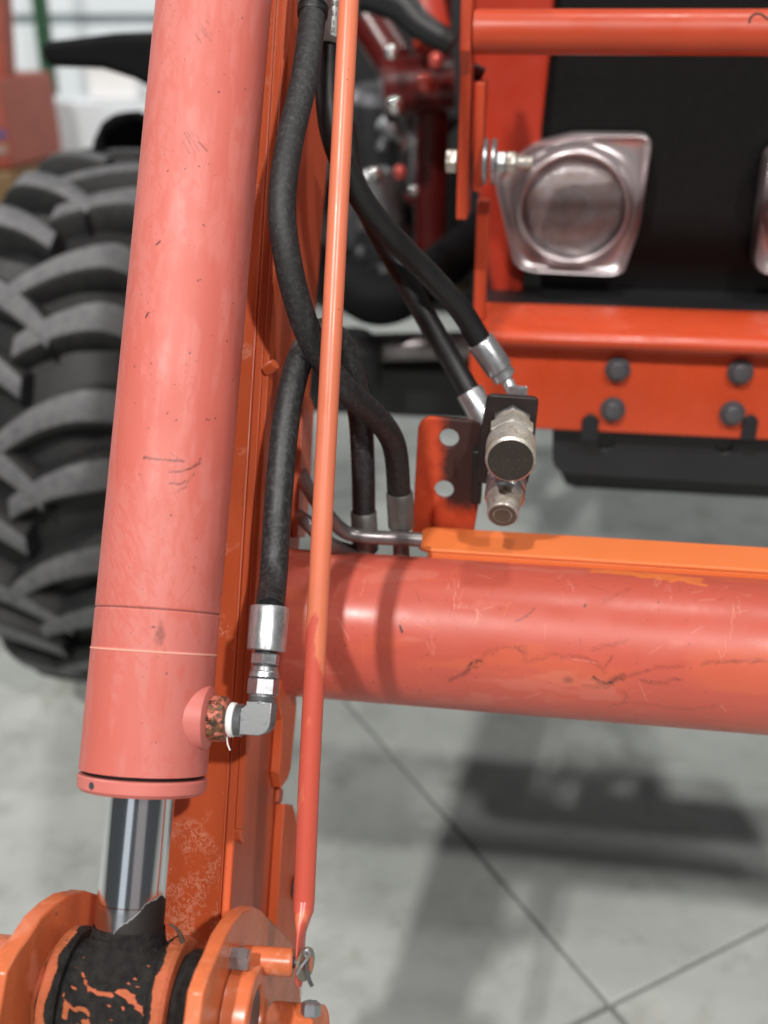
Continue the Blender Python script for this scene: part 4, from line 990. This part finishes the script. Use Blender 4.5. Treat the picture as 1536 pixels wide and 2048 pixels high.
# flattened end: round section squeezed to a flat tongue
m = MB(); ends = [(608, 1800, .0065, .0065), (606.5, 1822, .0062, .0068), (604.5, 1845, .0040, .0074), (602.5, 1868, .0021, .0076), (601, 1890, .0016, .0076), (600, 1935, .0016, .0076), (599, 1960, .0016, .0066), (598.5, 1972, .0014, .0035)]
vs = []; n = 32
tx = unit(LX + .12 * LN)
for px, py, a_, b_ in ends:
    c = at(px, py, .643 - (py - 1800) / 172 * .016); ty_ = unit(np.cross(tx, LA))
    vs += [c + tx * a_ * math.cos(2 * math.pi * k / n) + ty_ * b_ * math.sin(2 * math.pi * k / n) for k in range(n)]
ne = len(ends)
m.add(vs, [(i * n + k, i * n + (k + 1) % n, (i + 1) * n + (k + 1) % n, (i + 1) * n + k) for i in range(ne - 1) for k in range(n)] + [tuple((ne - 1) * n + k for k in range(n))])
part('flattened_end', m, M_rod, lv, ang=60)
cw_ = at(611, 1928, .626)
M_zincy = steel('olive_zinc', (.30, .28, .22), .6, .4)
m = MB(); m.lathe([(.0035, -.0008), (.0095, -.0008), (.0095, .0008), (.0035, .0008)], 32, closed=True); part('washer', m, M_zincy, lv, axis_frame(cw_, LX + .35 * LN))
ck = thing('cotter_pin', tuple(cw_), 'small split cotter pin with spread legs at the rod foot', 'cotter pin')
m = MB(); m.tube(spline([at(616, 1912, .617), at(612, 1920, .617), at(600, 1936, .616), at(593, 1948, .616)]), .0010, 10); part('leg', m, M_steel, ck)
m = MB(); m.tube(spline([at(616, 1914, .619), at(613, 1935, .618), at(618, 1958, .617), at(624, 1972, .617)]), .0012, 10); part('leg', m, M_bolt, ck)
m = MB(); m.tube(spline([at(614, 1916, .618), at(609, 1906, .618), at(613, 1900, .618), at(619, 1906, .618), at(616, 1914, .618)]), .0010, 8); part('eye', m, M_steel, ck)

# ================================================================== ELBOW FITTING AND HOSES
# port boss on the barrel is part of the cylinder
sEl = Lc(onT(500, 1442, 0.004))[1]; tEl = .004
def Lx(px, py=1442): return Lc(onT(px, py, tEl))[0]
MEl = ML @ Matrix.Translation((0, sEl, tEl)) @ MX        # local z = to the right
m = MB(); m.lathe([(.0208, rB - .0110), (.0202, rB - .0040), (.0185, rB + .0010), (.0150, rB + .0026), (.0120, rB + .0030)], 56)
part('port_boss', m, M_gland, hc, MEl)
x1 = Lx(418); x2 = Lx(456)
m = MB(); m.lathe([(.0145, rB), (.0140, x1), (.0136, x2 - .002), (.0125, x2), (.0085, x2 + .0002)], 8); part('port_nut', m, M_rust, hc, MEl, .0012)
def pitted_mat():
    t = NT('pitted_elbow_steel'); n = t.noise(420, 5, .7); m = t.ramp(n, [(.30, 0), (.40, 1)])
    t.set(Base_Color=t.mix(m, (.06, .06, .065), (.24, .245, .25)), Metallic=.7, Roughness=t.mix(m, (.6, .6, .6), (.36, .36, .36))); t.bump(n, .15, .0004); return t.mat
pitted = pitted_mat()
ef = thing('elbow_fitting', tuple(L(Lx(500), sEl, tEl)), 'steel right-angle elbow screwed into the rusty cylinder port', 'fitting')
x3 = Lx(471)
m = MB(); m.lathe([(.0088, x2 + .0003), (.0100, x2 + .0012), (.0104, x2 + .0022), (.0100, x2 + .0034), (.0102, x3 - .0006), (.0096, x3)], 36); part('sealing_tape', m, M_white, ef, MEl)
m = MB(); m.tube(spline([L(x2 + .0006, sEl - .0100, tEl + .002), L(x2 + .002, sEl - .0140, tEl + .004), L(x2 + .0038, sEl - .0175, tEl + .004)]), .0004, 6); part('tape_tail', m, M_white, ef)
x4 = Lx(521)
prof = []
for k in range(4): prof += [(.0088, x3 + .0001 + k * .0011), (.0097, x3 + .0007 + k * .0011)]
m = MB(); m.lathe(prof + [(.0088, x3 + .0046)], 36); part('thread', m, M_fitting, ef, MEl)
# forged elbow body: squared block with a rounded outer corner
hb_ = .0077
a0, b0 = x3 + .0045, x4 + hb_
m = MB(); m.prism([(a0, -hb_)] + arc(b0 - .008, -hb_ + .008, .008, -90, 0, 6) + [(b0, .0118), (b0 - 2 * hb_, .0118)] + [(b0 - 2 * hb_, hb_ + .002), (b0 - 2 * hb_ - .002, hb_), (a0, hb_)], -hb_, hb_)
part('body', m, pitted, ef, ML @ Matrix.Translation((0, sEl, tEl)), .0026, 3)
hx = (b0 - hb_)                                          # centre line of the upright leg
H0 = L(hx, sEl + .0118, tEl); H1 = onT(540, 1213, .002); Hd = unit(H1 - H0)
MV = axis_frame(H0, Hd, LN)
prof = []
for k in range(5): prof += [(.0074, k * .0012), (.0083, k * .0012 + .0006)]
m = MB(); m.lathe([(.0080, -.0012)] + prof[:6] + [(.0076, .0040)], 36); part('thread', m, M_fitting, ef, MV)
# hose from elbow over the top and down again
def hose(name, label, P, r, mt, grp, segs=14):
    pts = spline(P, segs); t = thing(name, tuple(pts[-1]), label, 'hose', grp)
    m = MB(); m.tube(pts, r, 28); part('rubber', m, mt, t); return t, pts
Ltot = np.linalg.norm(onT(545, 1213, .002) - H0)
GR = 'black hydraulic hoses beside the arm'
Hs = H0 + Hd * (Ltot - .002)
hB, _p = hose('hydraulic_hose', 'dusty black hose rising from the elbow fitting and looping behind the rod', [Hs, at(548, 1140, .680), at(557, 1000, .688), at(571, 850, .700), at(590, 750, .712), at(614, 690, .726), at(645, 662, .742), at(678, 682, .756), at(703, 745, .768), at(720, 830, .79), at(726, 930, .81), at(728, 1035, .832)], .0090, M_hose3, GR)
m = MB(); m.lathe([(.0085, .0062), (.0098, .0066), (.0108, .0090)], 40)
prof = hexa(.0162, .0038, .0140)
m = MB(); m.lathe(prof, 6); part('nut', m, M_steel, hB, MV @ Matrix.Rotation(.35, 4, 'Z'))
m = MB(); m.lathe([(.0084, .0141), (.0092, .0146), (.0088, .0175), (.0081, .0182), (.0081, .0205), (.0074, .0208)], 40); part('nut_collar', m, M_steel, hB, MV)
m = MB(); m.lathe([(.0064, .0209), (.0064, .0216)], 24); part('stem', m, M_bolt, hB, MV)
m = MB(); m.lathe(hexa(.0150, .0217, .0286), 6); part('hex_stem', m, M_steel, hB, MV @ Matrix.Rotation(.5, 4, 'Z'))
m = MB(); m.lathe([(.0066, .0287), (.0066, .0299)], 24); part('stem', m, M_bolt, hB, MV)
m = MB(); m.lathe([(.0106, .0300), (.0116, .0307), (.0118, Ltot - .0012), (.0112, Ltot), (.0092, Ltot), (.0092, Ltot - .004)], 48); part('ferrule', m, M_sleeve, hB, MV)
def ferrule(parent, p, d, L_, r, mt, rin=.0088, extra=None):
    m = MB(); m.lathe([(rin, 0), (r * .95, 0), (r, .0008), (r, L_ - .001), (r * .93, L_), (.0065, L_)], 40); Mf = axis_frame(p, d); part('ferrule', m, mt, parent, Mf); return Mf
M_dullsl = steel('dull_sleeve_steel', (.20, .19, .18), .6, .45)
ferrule(hB, at(727, 1022, .830), at(732, 1110, .845) - at(727, 1022, .830), .034, .0102, M_dullsl)
# main hose from the upper ferrule down behind the rod to the cross tube
hA, _p = hose('hydraulic_hose', 'heavy black hose with a steel collar bowing left before crossing behind the rod', [at(630, -60, .735), at(626, 20, .726), at(610, 150, .706), at(580, 280, .690), at(564, 400, .680), at(572, 500, .680), at(597, 610, .690), at(633, 700, .706), at(690, 778, .730), at(750, 832, .762), at(788, 890, .790), at(798, 985, .812), at(801, 1040, .822)], .0090, M_hose, GR)
ferrule(hA, at(627, 14, .726), at(634, -90, .735) - at(627, 14, .726), .045, .0112, M_sleeve)
m = MB(); m.lathe([(.0088, -.0008), (.0102, -.0006), (.0106, .0020), (.0104, .0045)], 40); part('rubber_lip', m, M_hose2, hA, axis_frame(at(625, 30, .7255), at(634, -90, .735) - at(627, 14, .726)))
ferrule(hA, at(799, 984, .812), at(803, 1060, .826) - at(799, 984, .812), .030, .0102, M_dullsl)
m = MB(); m.tube([at(801, 1040, .824), at(803, 1130, .84)], .0065, 20); part('stem', m, M_dullsl, hA)
# hose with printed sleeve that runs to the upper coupler
hD, _p = hose('hydraulic_hose', 'black hose with a printed silver sleeve sweeping right to the upper coupler', [at(668, -20, .770), at(657, 80, .768), at(655, 170, .766), at(664, 260, .768), at(690, 335, .775), at(735, 415, .79), at(800, 490, .81), at(868, 560, .83), at(925, 625, .845), at(965, 690, .855)], .0092, M_hose2, GR)
d0, d1 = at(657, 84, .760), at(668, -60, .764)
Mf = axis_frame(d0, d1 - d0, LN)
m = MB(); m.lathe([(.0090, 0), (.0099, 0), (.0102, .0008), (.0102, .060), (.0090, .061)], 48); sl = part('ferrule', m, steel('printed_sleeve_steel', (.62, .63, .62), .45, .38), hD, Mf)
def lettering(txt, px, py, size, d, parent, nv, upv):
    cu = bpy.data.curves.new('lettering', 'FONT'); cu.body = txt; cu.size = size; cu.extrude = .00003; cu.align_x = 'CENTER'
    o = bpy.data.objects.new('tmp', cu); COL.objects.link(o)
    me = bpy.data.meshes.new_from_object(o.evaluated_get(bpy.context.evaluated_depsgraph_get())); bpy.data.objects.remove(o)
    me.materials.append(M_ink); nv = unit(nv); u = unit(np.cross(upv, nv)); v = np.cross(nv, u)
    return link('lettering', me, frame(at(px, py, d), u, v, nv), parent)
cen = lambda py: d0 + (d1 - d0) * (84 - py) / 144
dirv = unit(d1 - d0)
for txt, px, py in (('20', 668, 26), ('51', 667, 46), ('1', 665, 64), ('2', 664, 78)):
    c = cen(py); tc = unit(CAM - c); tc = unit(tc - dirv * (tc @ dirv)); tc = unit(tc + .28 * LX); tc = unit(tc - dirv * (tc @ dirv))
    p = c + tc * .01045
    cu = lettering(txt, 0, 0, .0050, 1, sl, tc, dirv); u = unit(np.cross(dirv, tc)); cu.matrix_basis = frame(p, u, dirv, tc); WM[cu] = cu.matrix_basis
f0, f1 = at(960, 682, .853), at(1008, 752, .862)
Mf = ferrule(hD, f0, f1 - f0, np.linalg.norm(f1 - f0) * .82, .0112, M_sleeve)
Lf = np.linalg.norm(f1 - f0)
m = MB(); m.lathe([(.0080, Lf * .82), (.0085, Lf * .83), (.0095, Lf * .86), (.0098, Lf * 1.02), (.0085, Lf * 1.06), (.0050, Lf * 1.06)], 36); part('ferrule_tail', m, M_sleeve, hD, Mf)
m = MB(); m.tube(spline([at(1006, 748, .862), at(1020, 772, .860), at(1030, 795, .858), at(1034, 815, .856)]), .0050, 20); part('stem', m, M_sleeve, hD)
m = MB(); m.lathe(hexa(.015, 0, .012), 6); part('nut', m, M_sleeve, hD, axis_frame(at(1035, 802, .853), (0, .25, .9)))
# second hose to the lower coupler
hE, _p = hose('hydraulic_hose', 'plain black hose running behind to the lower coupler', [at(690, 250, .84), at(705, 350, .845), at(745, 440, .85), at(800, 540, .855), at(855, 640, .86), at(905, 725, .865), at(945, 795, .865)], .0090, M_hose2, GR)
f0, f1 = at(938, 782, .864), at(985, 868, .866)
ferrule(hE, f0, f1 - f0, np.linalg.norm(f1 - f0) * .9, .0112, M_sleeve)
m = MB(); m.lathe([(.0062, 0), (.0062, .030)], 20); part('stem', m, M_sleeve, hE, axis_frame(at(980, 858, .866), at(1010, 930, .866) - at(980, 858, .866)))
# steel pipes that run into the channel
yp = (yc0 + yc1) / 2; pz = on_axis(790, 1075, 1, yp)[2]
def pipe(label, P, r): m = MB(); m.tube(spline(P, 10), r, 22); tag(part('steel_pipe', m, M_pipe), label, 'pipe', 'bent steel hydraulic pipes')
pipe('bent dull steel pipe disappearing into the left end of the channel', [at(590, 915, .90), at(606, 955, .86), at(620, 982, .82), at(645, 1018, .80), at(675, 1052, .812), at(700, 1068, .818), at(740, 1074, .818), at(800, 1077, .814), at(832, 1079, .813), at(843, 1080, .813)], .0055)
pipe('lower steel pipe partly hidden behind the orange rod', [at(584, 1010, .90), at(598, 1032, .86), at(614, 1045, .80), at(640, 1072, .81), at(668, 1092, .82), at(705, 1103, .84)], .0056)
